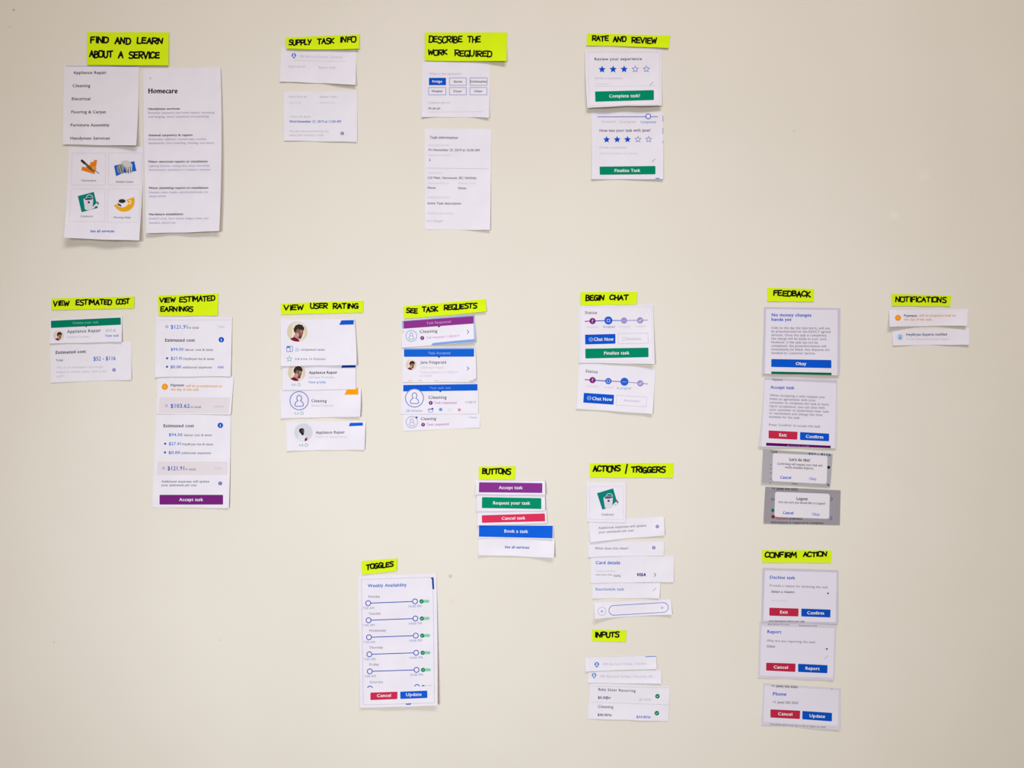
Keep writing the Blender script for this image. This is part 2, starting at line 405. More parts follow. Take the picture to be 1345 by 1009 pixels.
def bucket_icon(s, q, k, o0):
    # paint bucket with a white loop handle and brush on a tilted teal square
    o = s.poly('picture_icon', q, (12, 128, 118), 2)
    cx, cy = o0; f = lambda pts: [(cx+x*k, cy+y*k) for x, y in pts]
    s.poly('bucket', f([(-7, -5), (-2, -7), (5, -7), (6.5, -4), (5.5, 9), (3, 10.5), (-3, 10.5), (-5, 9)]), (222, 216, 232), 2.5, o)
    s.poly('bucket_mouth', f([(-6.4, -4.6), (-2, -6.6), (4.6, -6.6), (6, -4.6), (1.5, -3.4), (-3, -3.2)]), (80, 78, 110), 2.9, o)
    s.disc('bucket_badge', cx+.4*k, cy-.2*k, 1.7*k, (74, 66, 112), 2.9, o, 12)
    s.ring('bucket_handle', cx+1.6*k, cy-6*k, 4.6*k, .9*k, (190, 222, 222), 3.2, o, 190, 350, 12)
    s.poly('brush', f([(5, 7), (11, 1), (12.5, 2.4), (13.5, 5), (10, 5), (6.5, 9)]), (226, 228, 240), 3.2, o)
    s.poly('brush_tip', f([(11, .5), (12, -2), (14.5, 1), (14, 3.5)]), (120, 110, 140), 3.4, o)
    return o

# ================================================================== FIND AND LEARN
note('large yellow sticky note reading FIND AND LEARN ABOUT A SERVICE, two lines, top left',
     ((114.6, 42.1), (221.7, 42.3), (221.3, 85.9), (114.3, 85.5)), (.2, .2, .3, .1, .05, .3, .5, .8, 1.0),
     [('FIND', 118, 144.3, 47.3, 10.2, .3), ('AND', 150.2, 173.3, 48.2, 10.2, 0), ('LEARN', 179, 216.2, 47.8, 10.2, 1.8),
      ('ABOUT', 116.6, 149.6, 65.8, 10.4, -.2), ('A', 154.6, 162.6, 66.2, 11, 0), ('SERVICE', 168.5, 211.3, 66.6, 10.6, .3)], base=1.2, wd=2.2)
s = card('white paper listing six services from Appliance Repair to Handyman Services', ((84.6, 85.7), (182.8, 87.1), (178.9, 191.1), (82.5, 189.7)),
         (.2, .1, .2, .2, .1, .6, 1.6, 1.6, 5.2), (0, .8, .3, -.4), .5)
s.quad('blue_rule', ((86.5, 86.4), (182, 87.3), (182, 88), (86.5, 87.1)), (140, 156, 214))
for t, a, b, y in (('Appliance Repair', 96.2, 140, 97.2), ('Cleaning', 95.2, 118.5, 114.4), ('Electrical', 94.4, 118.5, 131.6), ('Flooring & Carpet', 93.6, 139.2, 148.9),
                   ('Furniture Assembly', 92.8, 143.7, 166.1), ('Handyman Services', 92.5, 144, 183.4)):
    s.text(t, a, b, y, DARK, 3.7, bold=.004)
s = card('white paper with four small picture icons and See all services link', ((90.5, 193.5), (188.8, 193.2), (182.8, 315.8), (83.8, 312.2)),
         (.2, .2, .5, .5, .3, 1.2, 8.5, 8.0, 7.5), (0, .8, .6, .8), 0)
for q in (((95, 201), (139, 201), (138.4, 243), (93.6, 243)), ((143, 201), (186.6, 201), (184.8, 243), (142.4, 243)), ((93.2, 248), (138, 248), (137.2, 291), (91, 291)), ((142, 248), (184.4, 248), (182, 292), (140.8, 292))): frame(s, q, (226, 216, 226), .6)
z = lambda pts: [(70+x/5.604, 150+y/5.604) for x, y in pts]
o = s.poly('picture_icon', z([(205, 412), (212, 386), (240, 392), (246, 372), (268, 376), (276, 350), (296, 352), (300, 336), (323, 338), (304, 441)]), (232, 128, 26))
s.stroke('trowel_handle', [z([(210, 342), (232, 362)])], 3.2, (52, 50, 48), 2.6, o); s.poly('trowel_blade', z([(232, 350), (280, 392), (306, 430), (262, 404), (236, 374)]), (110, 84, 70), 3, o)
s.stroke('trowel_tip', [z([(300, 410), (336, 436)])], .8, (70, 66, 70), 3.3, o); s.poly('trowel_shine', z([(272, 392), (314, 380), (318, 408), (300, 412)]), (238, 150, 60), 2.4, o)
s.text('Homecare', 107, 126.2, 238.3, GREY, 2.4)
o = s.poly('picture_icon', z([(447, 380), (500, 366), (596, 346), (612, 418), (520, 432), (462, 456)]), (34, 96, 204))
s.poly('work_glove', z([(468, 392), (486, 368), (512, 366), (524, 392), (520, 428), (494, 440), (474, 424)]), (150, 154, 160), 2.6, o)
s.poly('work_glove', z([(496, 350), (530, 338), (560, 346), (582, 372), (578, 436), (566, 410), (560, 442), (548, 408), (540, 440), (530, 400), (512, 370)]), (206, 204, 204), 3, o)
for a in ((524, 385, 518, 425), (536, 392, 536, 434), (551, 392, 553, 436), (566, 385, 572, 430), (480, 395, 490, 430), (496, 380, 506, 425)):
    s.stroke('glove_finger', [z([(a[0], a[1]), (a[2], a[3])])], .8, (70, 68, 70), 3.4, o)
s.text('Skilled trades', 152.2, 175, 240, GREY, 2.4)
bucket_icon(s, z([(180, 603), (298, 572), (328, 690), (208, 722)]), .95, (116.2, 266))
s.text('Outdoors', 105.7, 121.8, 285.3, GREY, 2.4)
arc = [(521+78*math.cos(math.radians(a)), 640+78*math.sin(math.radians(a))) for a in range(-22, 160, 13)]
o = s.poly('picture_icon', z([(545, 628)] + arc + [(445, 672)]), (240, 172, 28))
s.disc('coffee_cup', 70+508/5.604, 150+655/5.604, 7.2, (240, 236, 240), 2.5, o, 20, 5.6); s.disc('cup_rim', 70+506/5.604, 150+640/5.604, 6.2, (225, 222, 228), 2.9, o, 20, 3.8)
s.disc('coffee', 70+506/5.604, 150+640/5.604, 4.6, (52, 46, 50), 3.3, o, 20, 2.6); s.stroke('cup_handle', [z([(540, 655), (566, 660), (572, 645), (560, 634)])], 1.2, (240, 238, 242), 2.9, o)
s.poly('cup_shade', z([(470, 652), (500, 668), (500, 682), (478, 672)]), (60, 56, 66), 2.8, o)
s.text('Moving Help', 149.4, 171.4, 286.8, GREY, 2.4)
s.text('See all services', 118.5, 150, 305.2, (20, 84, 206), 3.2, bold=.012)
s = card('tall white page headed Homecare with five service descriptions', ((188.1, 90.7), (289.5, 88), (288, 303.5), (191.7, 306.3)),
         (.4, .3, 1.5, 1.0, .3, 4.5, 4.0, 3.5, 6.5), (0, 2.2, .5, -.6), .1, name='paper_page')
s.stroke('back_arrow', [[(198.3, 101.2), (196.6, 102.8), (198.3, 104.4)]], .5, (170, 160, 180))
# serif heading
hh = s.text('Homecare', 194.8, 233.3, 122.4, (38, 34, 44), 6.0, bold=.022, name='heading')
for x in (195.6, 199.3):
    for y in (116.7, 122.2): s.stroke('serif', [[(x-1.1, y), (x+1.1, y)]], .45, (38, 34, 44), 2.6, hh, caps=False)
for t, a, b, y, c in (('Handyman services', 194.6, 236, 144.4, DARK), ('Everyday carpentry and home repairs: mounting', 194.6, 281.5, 149.5, LAV), ('and hanging, minor carpentry and plumbing', 194.6, 274.3, 154.6, LAV),
   ('General carpentry & repairs', 195, 252.8, 179, DARK), ('Bookcases, cabinets, countertops, crowns,', 195, 271.5, 184.2, LAV), ('baseboards, trim moulding, framing, and doors', 195, 281, 189.3, LAV),
   ('Minor electrical repairs or installation', 195.2, 272.5, 213.7, DARK), ('Lighting fixtures, ceiling fans, smart doorbells', 195.4, 275.2, 219.3, LAV), ('thermostats, sprinklers or outdoor cameras', 195.4, 276.2, 224.4, LAV),
   ('Minor plumbing repairs or installation', 195.8, 273.4, 248.3, DARK), ('Faucets, sinks, heads, and showerheads, for', 195.8, 273.6, 253.9, LAV), ('simple works', 195.8, 218, 259.2, LAV),
   ('Hardware installation', 195.8, 240.4, 282.9, DARK), ('Doesn\'t drop, door knobs, hinges, locks, and', 196, 273.4, 288.4, LAV), ('handles, doors etc.', 196, 231.6, 294, LAV)):
    s.text(t, a, b, y, c, 2.7, dy=-.4, bold=.012 if c == DARK else .004)

# ================================================================== SUPPLY TASK INFO
note('yellow sticky strip reading SUPPLY TASK INFO', ((375.2, 49.3), (472.2, 44.9), (471.6, 63.9), (376.2, 63.7)), (.2, .2, .3, .1, .05, .2, .8, .8, 1.6),
     [('SUPPLY', 378.8, 410.4, 52, 8.6, -1.2), ('TASK', 416.4, 440.8, 50, 8.8, -.4), ('INFO', 445.6, 469, 47.6, 9, -.6)], (0, 0, 1.2, 0), 1.4)
s = card('white paper slip with faint street address tucked under the SUPPLY TASK INFO note', ((369.3, 62.5), (468.1, 64.8), (467.2, 111.6), (367.6, 107.2)), (.2, .1, .3, .3, .1, 1.2, 2.0, 1.0, 4.5), (0, 0, -.3, 0))
pin(s, 386, 73.2); s.text('789 Burrard Street, Toronto', 392.8, 450, 75.6, (206, 200, 222), 3.1, dy=1)
s.text('Apt/Unit #', 378.5, 400.5, 88.6, FAINT, 2.8); s.text('Buzzer code', 418.8, 440.6, 90, FAINT, 2.8); s.quad('rule', ((385, 79.2), (455, 80.6), (455, 81.0), (385, 79.6)), FAINT)
s = card('white paper slip with blue November date line', ((372.6, 120.5), (469.2, 119.6), (469, 186.6), (373.2, 184.7)), (.2, .1, .3, .3, .1, .8, 1.0, .8, 1.8))
s.text('Apt/Unit #', 379, 402.3, 128.3, FAINT, 2.8); s.text('Buzzer code', 420, 442.2, 128.3, FAINT, 2.8); s.text('Optional', 380, 395, 136, (222, 214, 226), 2.6); s.text('Optional code', 420.5, 440, 136, (222, 214, 226), 2.6)
s.text('Time & date', 380.3, 408, 154.4, FAINT, 2.6); s.text('Wed November 27, 2019 at 11:00 AM', 380.3, 447.8, 161.2, (40, 100, 206), 3.3, bold=.006)
s.text('This time will be confirmed by your', 380, 432.3, 173.6, FAINT, 2.6); s.text('expert after booking is made', 380, 424.8, 178.6, FAINT, 2.6); ringdot(s, 449.5, 175.2)

# ================================================================== DESCRIBE THE WORK REQUIRED
note('large yellow sticky note reading DESCRIBE THE WORK REQUIRED, two lines', ((558, 42.5), (666.1, 42.5), (665.1, 80), (558, 79.6)), (.2, .2, .3, .1, .05, .4, .4, .5, 4.2),
     [('DESCRIBE', 562.4, 608.6, 46.4, 10.3, .4), ('THE', 613.8, 633, 46.6, 9.8, 0), ('WORK', 561.8, 589.2, 64.3, 8.8, 0), ('REQUIRED', 596.6, 647.8, 64.6, 9.4, 1.8)], (0, 0, .5, 0), 1.0)
s = card('white paper with six appliance choice boxes, one filled blue', ((554.5, 81), (643.3, 82), (642.5, 154.6), (553.7, 154)), (.2, .1, .2, .2, .1, .4, 2.2, .1, 2.8), (0, 0, -.4, 0))
s.text('What is the appliance?', 563.8, 606, 98.2, FAINT, 2.8)
b = s.button(Q(563.4, 102.2, 585.8, 111.9), BLUE, 'Fridge', 567.8, 580.8, 108.5, 3, r=.3)
for t, a, b_, y, x0, x1 in (('Stove', 590, 612.8, 102.2, 596, 606.8), ('Dishwasher', 617.1, 640.2, 102.2, 617.6, 639.8), ('Washer', 562.7, 586, 114.9, 566.8, 581.6), ('Dryer', 590, 612.9, 114.9, 595.8, 606.6), ('Other', 617, 639.9, 114.9, 623, 633.8)):
    f = frame(s, Q(a+.3, y, b_-.3, y+9.8), (140, 152, 212), .7, 'button_outline'); s.text(t, x0, x1, y+6.3, DARK, 2.9, lvl=2.2, parent=f)
s.text('Is appliance gas run?', 562.6, 591.8, 136, FAINT, 2.6); s.text('No yes yes', 562.6, 578.3, 143.6, DARK, 2.9); s.quad('rule', ((562, 147), (634, 146.6), (634, 147), (562, 147.4)), FAINT)
s = card('tall white paper headed Task information', ((557.8, 168.6), (645.6, 169.7), (643.7, 302.1), (558.4, 301.4)), (.2, .1, .3, .4, .1, 1.2, .4, .3, 3.2))
for t, a, b_, y, c, cp in (('Task information', 564.4, 601.3, 182.2, DARK, 3.5), ('Start date & time', 562.6, 590, 191.8, (218, 210, 222), 2.6), ('Fri November 29, 2019 at 10:30 AM', 563.2, 629.8, 198.3, DARK, 3.0),
    ('Expected duration', 562.6, 592, 204.8, (218, 210, 222), 2.6), ('2', 563.3, 565.5, 211.4, DARK, 3.0), ('Address line', 562.6, 580, 228.2, (218, 210, 222), 2.6), ('123 Main, Vancouver, BC V6V0A6', 562, 625.4, 234.9, DARK, 3.0),
    ('Apartment/Unit #', 562, 589.4, 241.6, (218, 210, 222), 2.6), ('Buzzer code', 602.5, 625, 241.8, (218, 210, 222), 2.6), ('None', 561.7, 572.1, 248, DARK, 3.0), ('None', 601.9, 612.3, 248.5, DARK, 3.0),
    ('Additional details', 561, 591, 260.2, (214, 208, 222), 2.6), ('Some Task description', 561.4, 605.4, 268.4, DARK, 3.0), ('Attached pictures & files', 561, 594.8, 281.2, (214, 208, 222), 2.6), ('No images', 561, 582, 291.4, (206, 198, 214), 2.8)):
    s.text(t, a, b_, y, c, cp, dy=.008*(b_-a))
s.quad('rule', ((560.2, 220.5), (642.3, 221.5), (642.3, 222.1), (560.2, 221.1)), (205, 195, 212))

# ================================================================== RATE AND REVIEW
note('yellow sticky strip reading RATE AND REVIEW', ((771.4, 43.7), (880.6, 46.7), (878.5, 63.1), (770.2, 59.9)), (.2, .2, .4, .1, .05, .5, .4, .5, 1.4),
     [('RATE', 777, 801, 46.2, 8.6, 0), ('AND', 804.5, 823.8, 47.2, 8.6, 0), ('REVIEW', 828.8, 864.5, 48, 9.2, .8)], (0, 0, -.4, 0))
s = card('white paper with Review your experience, five stars and green Complete task button', ((768.8, 66.3), (869, 66.3), (869.2, 138.6), (771.7, 141.8)), (.2, .1, .3, 2.2, .2, .6, 4.5, 5.2, 4.6), (0, 0, -.9, -1), .9)
frame(s, ((772.5, 68.2), (866.4, 68.2), (866.6, 137), (774, 139)), (222, 212, 228), .5)
s.text('Review your experience', 781, 843, 79.4, DARK, 3.6, dy=-.4)
for i, x in enumerate((790.8, 805.3, 819.8, 834.3, 849)): s.star(x, 91.2-.12*i, 5.1, BLUE if i < 3 else (112, 134, 210), i < 3)
s.text('Write a comment', 781, 817.2, 104, FAINT, 2.7); s.text('Optional text', 782, 800, 111.5, (226, 217, 228), 2.6); s.quad('rule', ((781, 113.4), (861, 112.4), (861, 112.8), (781, 113.8)), (216, 206, 220)); pencil(s, 855.9, 109.7)
s.button(((781.5, 120.2), (858.9, 118.3), (858.9, 131.4), (781.9, 133.7)), GREEN, 'Complete task!', 800, 840.4, 128.2, 4.0, -.6)
s = card('white paper with slider, five stars and green Finalize Task button', ((776.4, 147.2), (871.6, 147.8), (871.3, 235.3), (777.1, 235.4)), (.2, .1, .3, 1.2, .1, 1.6, 2.2, .9, 3.4), (0, 0, .3, .6))
s.stroke('slider_line', [[(785.1, 153.5), (863.6, 153.2)]], .9, (88, 110, 206), 1.6); o = s.disc('slider_knob', 851.5, 152.8, 3.0, WHITE, 2.2); s.ring('knob_ring', 851.5, 152.8, 3.2, 1.1, (58, 92, 196), 2.8, o)
s.text('Accepted', 789.5, 808.3, 161, FAINT, 2.7); s.text('In progress', 814.3, 835, 161.3, FAINT, 2.7); s.text('Completed', 841.4, 861.2, 161.6, (104, 138, 214), 2.9)
s.text('How was your task with Jane?', 787.5, 854.2, 173.2, DARK, 3.6, dy=-.3)
for i, x in enumerate((796.8, 810.6, 824.2, 838, 852)): s.star(x, 183.4-.1*i, 4.8, BLUE if i < 3 else (112, 134, 210), i < 3)
s.text('Write a comment', 786.8, 823.8, 195, FAINT, 2.7); s.text('Tell us how it went so far, optional', 787, 838, 202.5, (220, 210, 224), 2.5); pencil(s, 858.3, 210.9)
s.button(((787.5, 218.9), (860.9, 218), (860.9, 229), (787.8, 229.7)), GREEN, 'Finalize Task', 807.3, 841, 226, 3.9, -.2)
s.quad('print_scrap', Q(861, 233.6, 866, 234.9), (96, 130, 206))
for y0, y1 in ((152, 159.5), (168, 176), (185, 188)): s.quad('print_scrap', Q(870.3, y0, 871.1, y1), (128, 140, 190))

# ================================================================== VIEW ESTIMATED COST
note('yellow sticky strip reading VIEW ESTIMATED COST', ((67.2, 392.1), (176.7, 389.3), (175.9, 405), (67.6, 407.4)), NL,
     [('VIEW', 69.4, 93, 394.6, 8, -.3), ('ESTIMATED', 98.8, 148.4, 393, 8.6, -.8), ('COST', 152, 171.6, 392, 8.4, -.4)])
s = card('small white paper with green banner, portrait and Appliance Repair', ((65.8, 419.8), (160.6, 415.4), (159.7, 449.2), (65.5, 451.4)), (.2, .1, .3, .3, .1, .8, 1.2, .9, 2.2), base=.5)
o = s.quad('banner', ((66.9, 421.4), (158.5, 417.1), (158.9, 426.6), (66.9, 430.9)), (0, 126, 98), 1, r=.9); s.poly('banner_notch', [(111.6, 428.6), (114.8, 428.5), (113.2, 430.3)], (0, 110, 86), 1.4, o)
s.text('Finalize your task', 95.8, 129.5, 425.9, (120, 186, 168), 3.1, -1.2, lvl=2.2, parent=o)
portrait(s, 76.8, 440.9, 6.6); s.text('Appliance Repair', 88, 132.3, 437.6, (64, 56, 78), 3.8, -1.6); s.text('Service Provider', 88.6, 118, 444.2, (214, 205, 220), 2.6, -.8)
s.text('$20.8', 139, 151.7, 435.6, (160, 198, 200), 3.3); s.text('View task', 138, 155.9, 442.6, (84, 132, 214), 3.1, -.4)
s = card('white paper with Estimated cost and blue price range of two amounts', ((66.4, 454), (172.9, 448.4), (172.6, 499.2), (66.8, 502.8)), (.2, .1, .2, .3, .1, .5, .9, .4, 1.2), (0, 0, -.4, 0))
s.text('Estimated cost', 73.2, 113, 465.1, DARK, 3.9, -1.6, .008); s.text('Total', 73.2, 82.4, 474.6, (92, 84, 104), 2.8, -.2); s.text('$52 - $116', 122.8, 151.7, 473.9, (60, 114, 212), 5.2, -.8, .006)
for t, a, b_, y in (('This is an estimated cost range', 74, 135, 484.2), ('based on similar tasks, final price', 74, 140, 490), ('varies', 74, 83, 496)): s.text(t, a, b_, y, (212, 205, 220), 2.7, -1.2)
ringdot(s, 149.7, 485.9)

# ================================================================== VIEW ESTIMATED EARNINGS
note('yellow sticky note reading VIEW ESTIMATED EARNINGS, two lines', ((207.2, 388), (287, 385.4), (285.8, 414.5), (208.5, 415.4)), NL,
     [('VIEW', 208.8, 232, 390.2, 7.8, 0), ('ESTIMATED', 235, 283.5, 389, 8.4, -1.6), ('EARNINGS', 210, 255.4, 402.2, 8, -.6)], wd=1.8)
s = card('upper white cost breakdown paper directly under the VIEW ESTIMATED EARNINGS note', ((205.1, 416.1), (305, 416.8), (303, 494.6), (203.3, 495.6)), (.2, .1, .3, .3, .1, .9, 1.8, .8, 1.6), (0, 0, -.4, 0), .6)
def cost_rows(s, x, y1, y2, y3, y4, x2, add, xe):
    s.text('Estimated cost', xe[0], xe[1], y1, DARK, 3.9, bold=.008)
    s.text('$94.50', x, x2, y2, LBLUE, 3.8, bold=.006); s.text('labour cost & taxes', x2+2.4, x2+39, y2, GREY, 2.9)
    bullet(s, x-4.8, y3-1.9); s.text('$27.41', x, x2-1.8, y3, LBLUE, 3.8, bold=.006); s.text('HeyBryan fee & taxes', x2+.2, x2+40.4, y3+.2, GREY, 2.9)
    bullet(s, x-5, y4-2); s.text('$0.00', x-.4, x2-3, y4, LBLUE, 3.8, bold=.006); s.text('additional expenses', x2-1, x2+37.6, y4+.1, GREY, 2.9)
ringdot(s, 219.1, 429.1, 2.1, (190, 180, 214)); s.text('$121.91', 224.3, 246.2, 431.9, (74, 122, 214), 5, bold=.006); s.text('in total', 247.8, 260.8, 431.8, GREY, 2.9); s.text('Details', 286.8, 294.6, 430.5, (214, 205, 220), 2.7)
s.quad('rule', Q(207.5, 420.1, 302, 420.6), (218, 210, 228)); cost_rows(s, 224.3, 448.8, 460.8, 472.6, 483.8, 240.8, True, (216.9, 256.1)); info(s, 290.7, 446.3); s.text('Add', 285.8, 293.3, 483.8, LBLUE, 3.1, bold=.008)
s = card('white paper with orange payment alert and blue total of 103.62', ((206.9, 496), (307.1, 495.4), (303.3, 544.4), (205.8, 543.9)), (.2, .1, .3, .3, .1, .9, .6, .4, 1.6), base=.3)
s.quad('grey_band', ((209.5, 522), (302, 522), (300.6, 542.6), (208.5, 542.4)), (228, 218, 227), .6)
alert(s, 216.5, 508.1, 4.1); s.text('Payment', 224.3, 242, 507.6, DARK, 3.2, bold=.006); s.text('will be preauthorized on', 244.1, 291.5, 508.4, OTXT, 3.1, .4, .006); s.text('the day of the task', 224.3, 261.3, 513.1, OTXT, 3.1, .2, .006)
ringdot(s, 218.6, 532.8, 2.1, (190, 180, 214)); s.text('$103.62', 224.1, 249.1, 535.8, (50, 96, 204), 5.2, bold=.006); s.text('in total', 250.6, 263.7, 536, GREY, 2.9); s.text('Details', 280.6, 294.1, 535.2, (206, 196, 216), 2.8)
s = card('tall white cost breakdown paper with purple Accept task button at its bottom', ((205.6, 544.5), (302.9, 544.7), (300.5, 667.6), (199.9, 666.5)), (.2, .1, .3, .4, .1, 1.2, .6, .8, 2.2), (0, .6, 0, -.4))
s.quad('grey_band', ((207, 606.5), (299, 606.5), (298.6, 624), (206, 624)), (230, 219, 227), .6)
cost_rows(s, 221.7, 561.3, 573, 584.8, 596.4, 239.4, False, (214.8, 254.7)); info(s, 289.4, 558.8)
ringdot(s, 214.8, 615, 2.1, (190, 180, 214)); s.text('$121.91', 220.2, 242, 617.8, (40, 92, 204), 5.2, bold=.006); s.text('in total', 243.6, 256.6, 617.8, GREY, 2.9); s.text('Details', 282, 291, 616.4, (214, 205, 220), 2.7)
s.text('Additional expenses will update', 212, 274.8, 634, GREY, 3); s.text('your estimated job cost', 211.9, 258.2, 638.8, GREY, 3); ringdot(s, 289.2, 635, 2.5, (112, 98, 176))
s.button(Q(209.5, 650.1, 293, 662.9), PURP, 'Accept task', 235.3, 266.8, 658.3, 3.9)

# ================================================================== VIEW USER RATING
note('yellow sticky strip reading VIEW USER RATING', ((368.7, 398.5), (477.2, 394.9), (477, 410.5), (368.9, 413.3)), NL,
     [('VIEW', 371.8, 401.2, 399.8, 8.4, -.3), ('USER', 406.8, 431.6, 397.6, 8.2, -.5), ('RATING', 436.4, 472.2, 397.6, 8.4, .3)])
def mini_rating(s, a, b, base, cx, cy, t):
    s.text(t, a, b, base, (140, 176, 172), 3.0); s.ring('rating_ring', cx, cy, 1.9, .7, (130, 190, 176), 2, n=14)
s = card('white paper with large portrait, completed tasks and green star, blue corner flag', ((368.5, 420.2), (465.5, 419), (468.4, 479.7), (369, 481)), (.2, .1, .2, .3, .1, .8, 1.9, 1.3, 2.8), (0, .8, 0, 0), 1.4)
s.poly('corner_flag', [(448.4, 420.9), (464.7, 420.4), (464.5, 426.3), (445.6, 426.8)], (16, 88, 208)); portrait(s, 390.3, 435.8, 13.4)
o = frame(s, ((376.6, 455.2), (384.2, 454.8), (384.2, 461.8), (376.6, 462)), (110, 144, 214), .8, 'calendar_icon'); s.quad('calendar_block', Q(376.8, 454.6, 380.8, 457), (70, 110, 206), 2.4, o); s.quad('calendar_block', Q(380.6, 456, 381.4, 461.8), (110, 144, 214), 2.4, o)
s.text('22', 387.7, 392.5, 461.2, (130, 162, 224), 3.9); s.text('completed tasks', 394.8, 426.5, 460.6, GREY, 2.7)
s.star(380, 471.5, 4.4, (120, 190, 170), False); s.text('4.8 from 16 Reviews', 387.3, 427.5, 473, (150, 150, 160), 2.9)
s = card('white paper slip with portrait and View profile link, partly under a larger portrait paper', ((371.4, 474), (467.6, 473.6), (467.2, 511.4), (370.8, 512.6)), (.2, .1, .2, .1, .1, .3, .8, .7, .6), base=.6)
s.poly('corner_flag', [(449.7, 479), (467.4, 478.6), (466.8, 482.8), (448.2, 483.2)], (8, 52, 148)); portrait(s, 389.5, 489.4, 11.6)
s.text('Appliance Repair', 405.7, 443.2, 491.2, DARK, 3.4, -.3, .008); s.text('Service Provider', 405.7, 439.5, 497, FAINT, 2.7); s.text('View profile', 405, 428, 503.6, (96, 150, 222), 3.1); mini_rating(s, 382.8, 388, 507, 392.5, 505.4, '4.8')
s = card('white paper slip with round person outline, Cleaning and orange corner flag', ((367.5, 512.8), (473.9, 510.2), (473, 547.5), (368.9, 549.7)), (.2, .1, .6, .3, .1, 3.2, 2.0, .8, 3.4), (0, .4, -.3, .6), .2)
s.poly('corner_flag', [(455.7, 510.9), (470.5, 509.6), (470.7, 518.3), (452.5, 518.6)], (250, 158, 4)); person(s, 392.9, 526.4, 12, (122, 134, 208), 1.1)
s.text('Cleaning', 409.1, 428.9, 528.3, DARK, 3.6, .3); s.text('Service Requested', 409, 438.4, 534, (214, 206, 216), 2.7); mini_rating(s, 386.5, 392.3, 544.5, 396.5, 542.8, '5.0')
s = card('white paper slip with grey-blue portrait circle, lowest under VIEW USER RATING', ((376, 554.5), (480.1, 553.5), (478.9, 591), (376.9, 592.4)), (.2, .1, .5, .3, .1, 2.2, 1.6, .8, 1.6), (0, 0, -.3, 0))
s.poly('corner_flag', [(459.8, 555.6), (476.5, 555.1), (476.7, 559.2), (458, 560)], (24, 92, 208))
o = s.disc('portrait_photo', 398.4, 568.1, 11.9, (212, 212, 226), 1.5, n=32); f = lambda pts: [(350+x/9.607, 490+y/9.607) for x, y in pts]
s.poly('shirt', f([(400, 700), (350+60, 790), (390, 850), (470, 862), (510, 820), (475, 790), (440, 780), (415, 740)]), (226, 226, 236), 1.9, o)
s.poly('face', f([(420, 710), (470, 705), (478, 735), (470, 775), (455, 790), (438, 775), (425, 745)]), (110, 66, 62), 2.4, o)
s.poly('hair', f([(410, 730), (414, 708), (440, 696), (468, 702), (476, 722), (462, 712), (446, 716), (440, 734), (455, 752), (470, 762), (464, 788), (450, 786), (432, 764), (416, 748)]), (40, 34, 38), 2.8, o)
s.poly('tie', f([(490, 820), (515, 815), (512, 850), (486, 862), (480, 845)]), (120, 44, 60), 2.8, o)
s.text('Appliance Repair', 414.7, 452.8, 569.9, DARK, 3.5, -.4); s.text('Years of experience', 414, 455, 575, (216, 208, 218), 2.6); mini_rating(s, 392.3, 398.2, 586.4, 402.4, 584.7, '4.8')

# ================================================================== SEE TASK REQUESTS
note('tilted yellow sticky strip reading SEE TASK REQUESTS', ((529.6, 402.2), (637.8, 392.8), (638.9, 409.1), (531.1, 418.5)), (.2, .2, .3, .1, .05, .3, .3, .4, 2.0),
     [('SEE', 533.2, 550, 404.4, 7.8, -.2), ('TASK', 554, 576.8, 402.4, 8.2, -.6), ('REQUESTS', 582.2, 628, 399.8, 8.6, -2.6)], (0, 0, .5, 0), 1.0)
s = card('tilted paper with purple Task Requested banner and pale blue edges', ((527.3, 421.4), (623.3, 412.9), (624.4, 449.6), (528, 456.8)), (.2, .1, .3, .3, .1, 1.0, .8, 1.2, 3.6), (0, .5, 0, 0), .5)
s.quad('blue_edge', ((527.8, 421.6), (623, 413.2), (623, 416), (530.2, 422.6)), (150, 168, 226), .5); s.quad('blue_edge', ((527.8, 421.8), (530.6, 421.6), (530.6, 431.8), (528.2, 432)), (160, 178, 230), .5)
s.quad('blue_edge', ((621.8, 415.4), (623.2, 415.4), (624.2, 449.4), (622.8, 448)), (150, 176, 228), .6); s.poly('blue_edge', [(566.4, 453.6), (568.6, 450.6), (595, 448), (623.8, 445.4), (624.2, 449.2), (596, 451.4)], (130, 164, 226), 1)
o = s.quad('banner', ((530.1, 422), (622, 415.4), (622, 425.1), (530.4, 431.8)), (144, 52, 142), 1.2, r=.8); s.poly('banner_notch', [(574.6, 428.6), (578.8, 428.2), (576.6, 430.4)], (144, 52, 142), 1.6, o)
s.text('Task Requested', 560, 592, 426.2, (206, 156, 206), 3.2, -2.2, lvl=2.4, parent=o); person(s, 540.3, 441.2, 7.2, (134, 166, 214), .7)
s.text('Cleaning', 551.2, 574.5, 437.6, (74, 64, 86), 3.8, -.9); ringdot(s, 554.6, 444.1, 2.6, PURP); s.text('Task requested 11/28/2019', 559.6, 602.8, 445, (206, 160, 206), 2.9, -2.4); chevron(s, 614.8, 436); s.quad('print_scrap', Q(528.6, 434, 530, 437.4), (240, 180, 150))
s = card('paper with blue Task Accepted banner and small portrait', ((528.6, 456.4), (624, 455.6), (625.6, 502), (528.5, 502.2)), (.2, .1, .3, .3, .1, 1.6, .8, .6, 1.4), (0, .6, 0, 0), .3)
s.quad('blue_edge', ((530, 457.2), (623, 456.4), (623, 458.6), (530, 459.4)), (160, 180, 228), .6)
o = s.quad('banner', ((530.6, 459.1), (622.7, 458.4), (622.7, 468.6), (530.6, 468.8)), (20, 98, 212), 1.2, r=.8); s.poly('banner_notch', [(574.6, 468.4), (578.6, 468.4), (576.6, 470.4)], (12, 76, 170), 1.6, o)
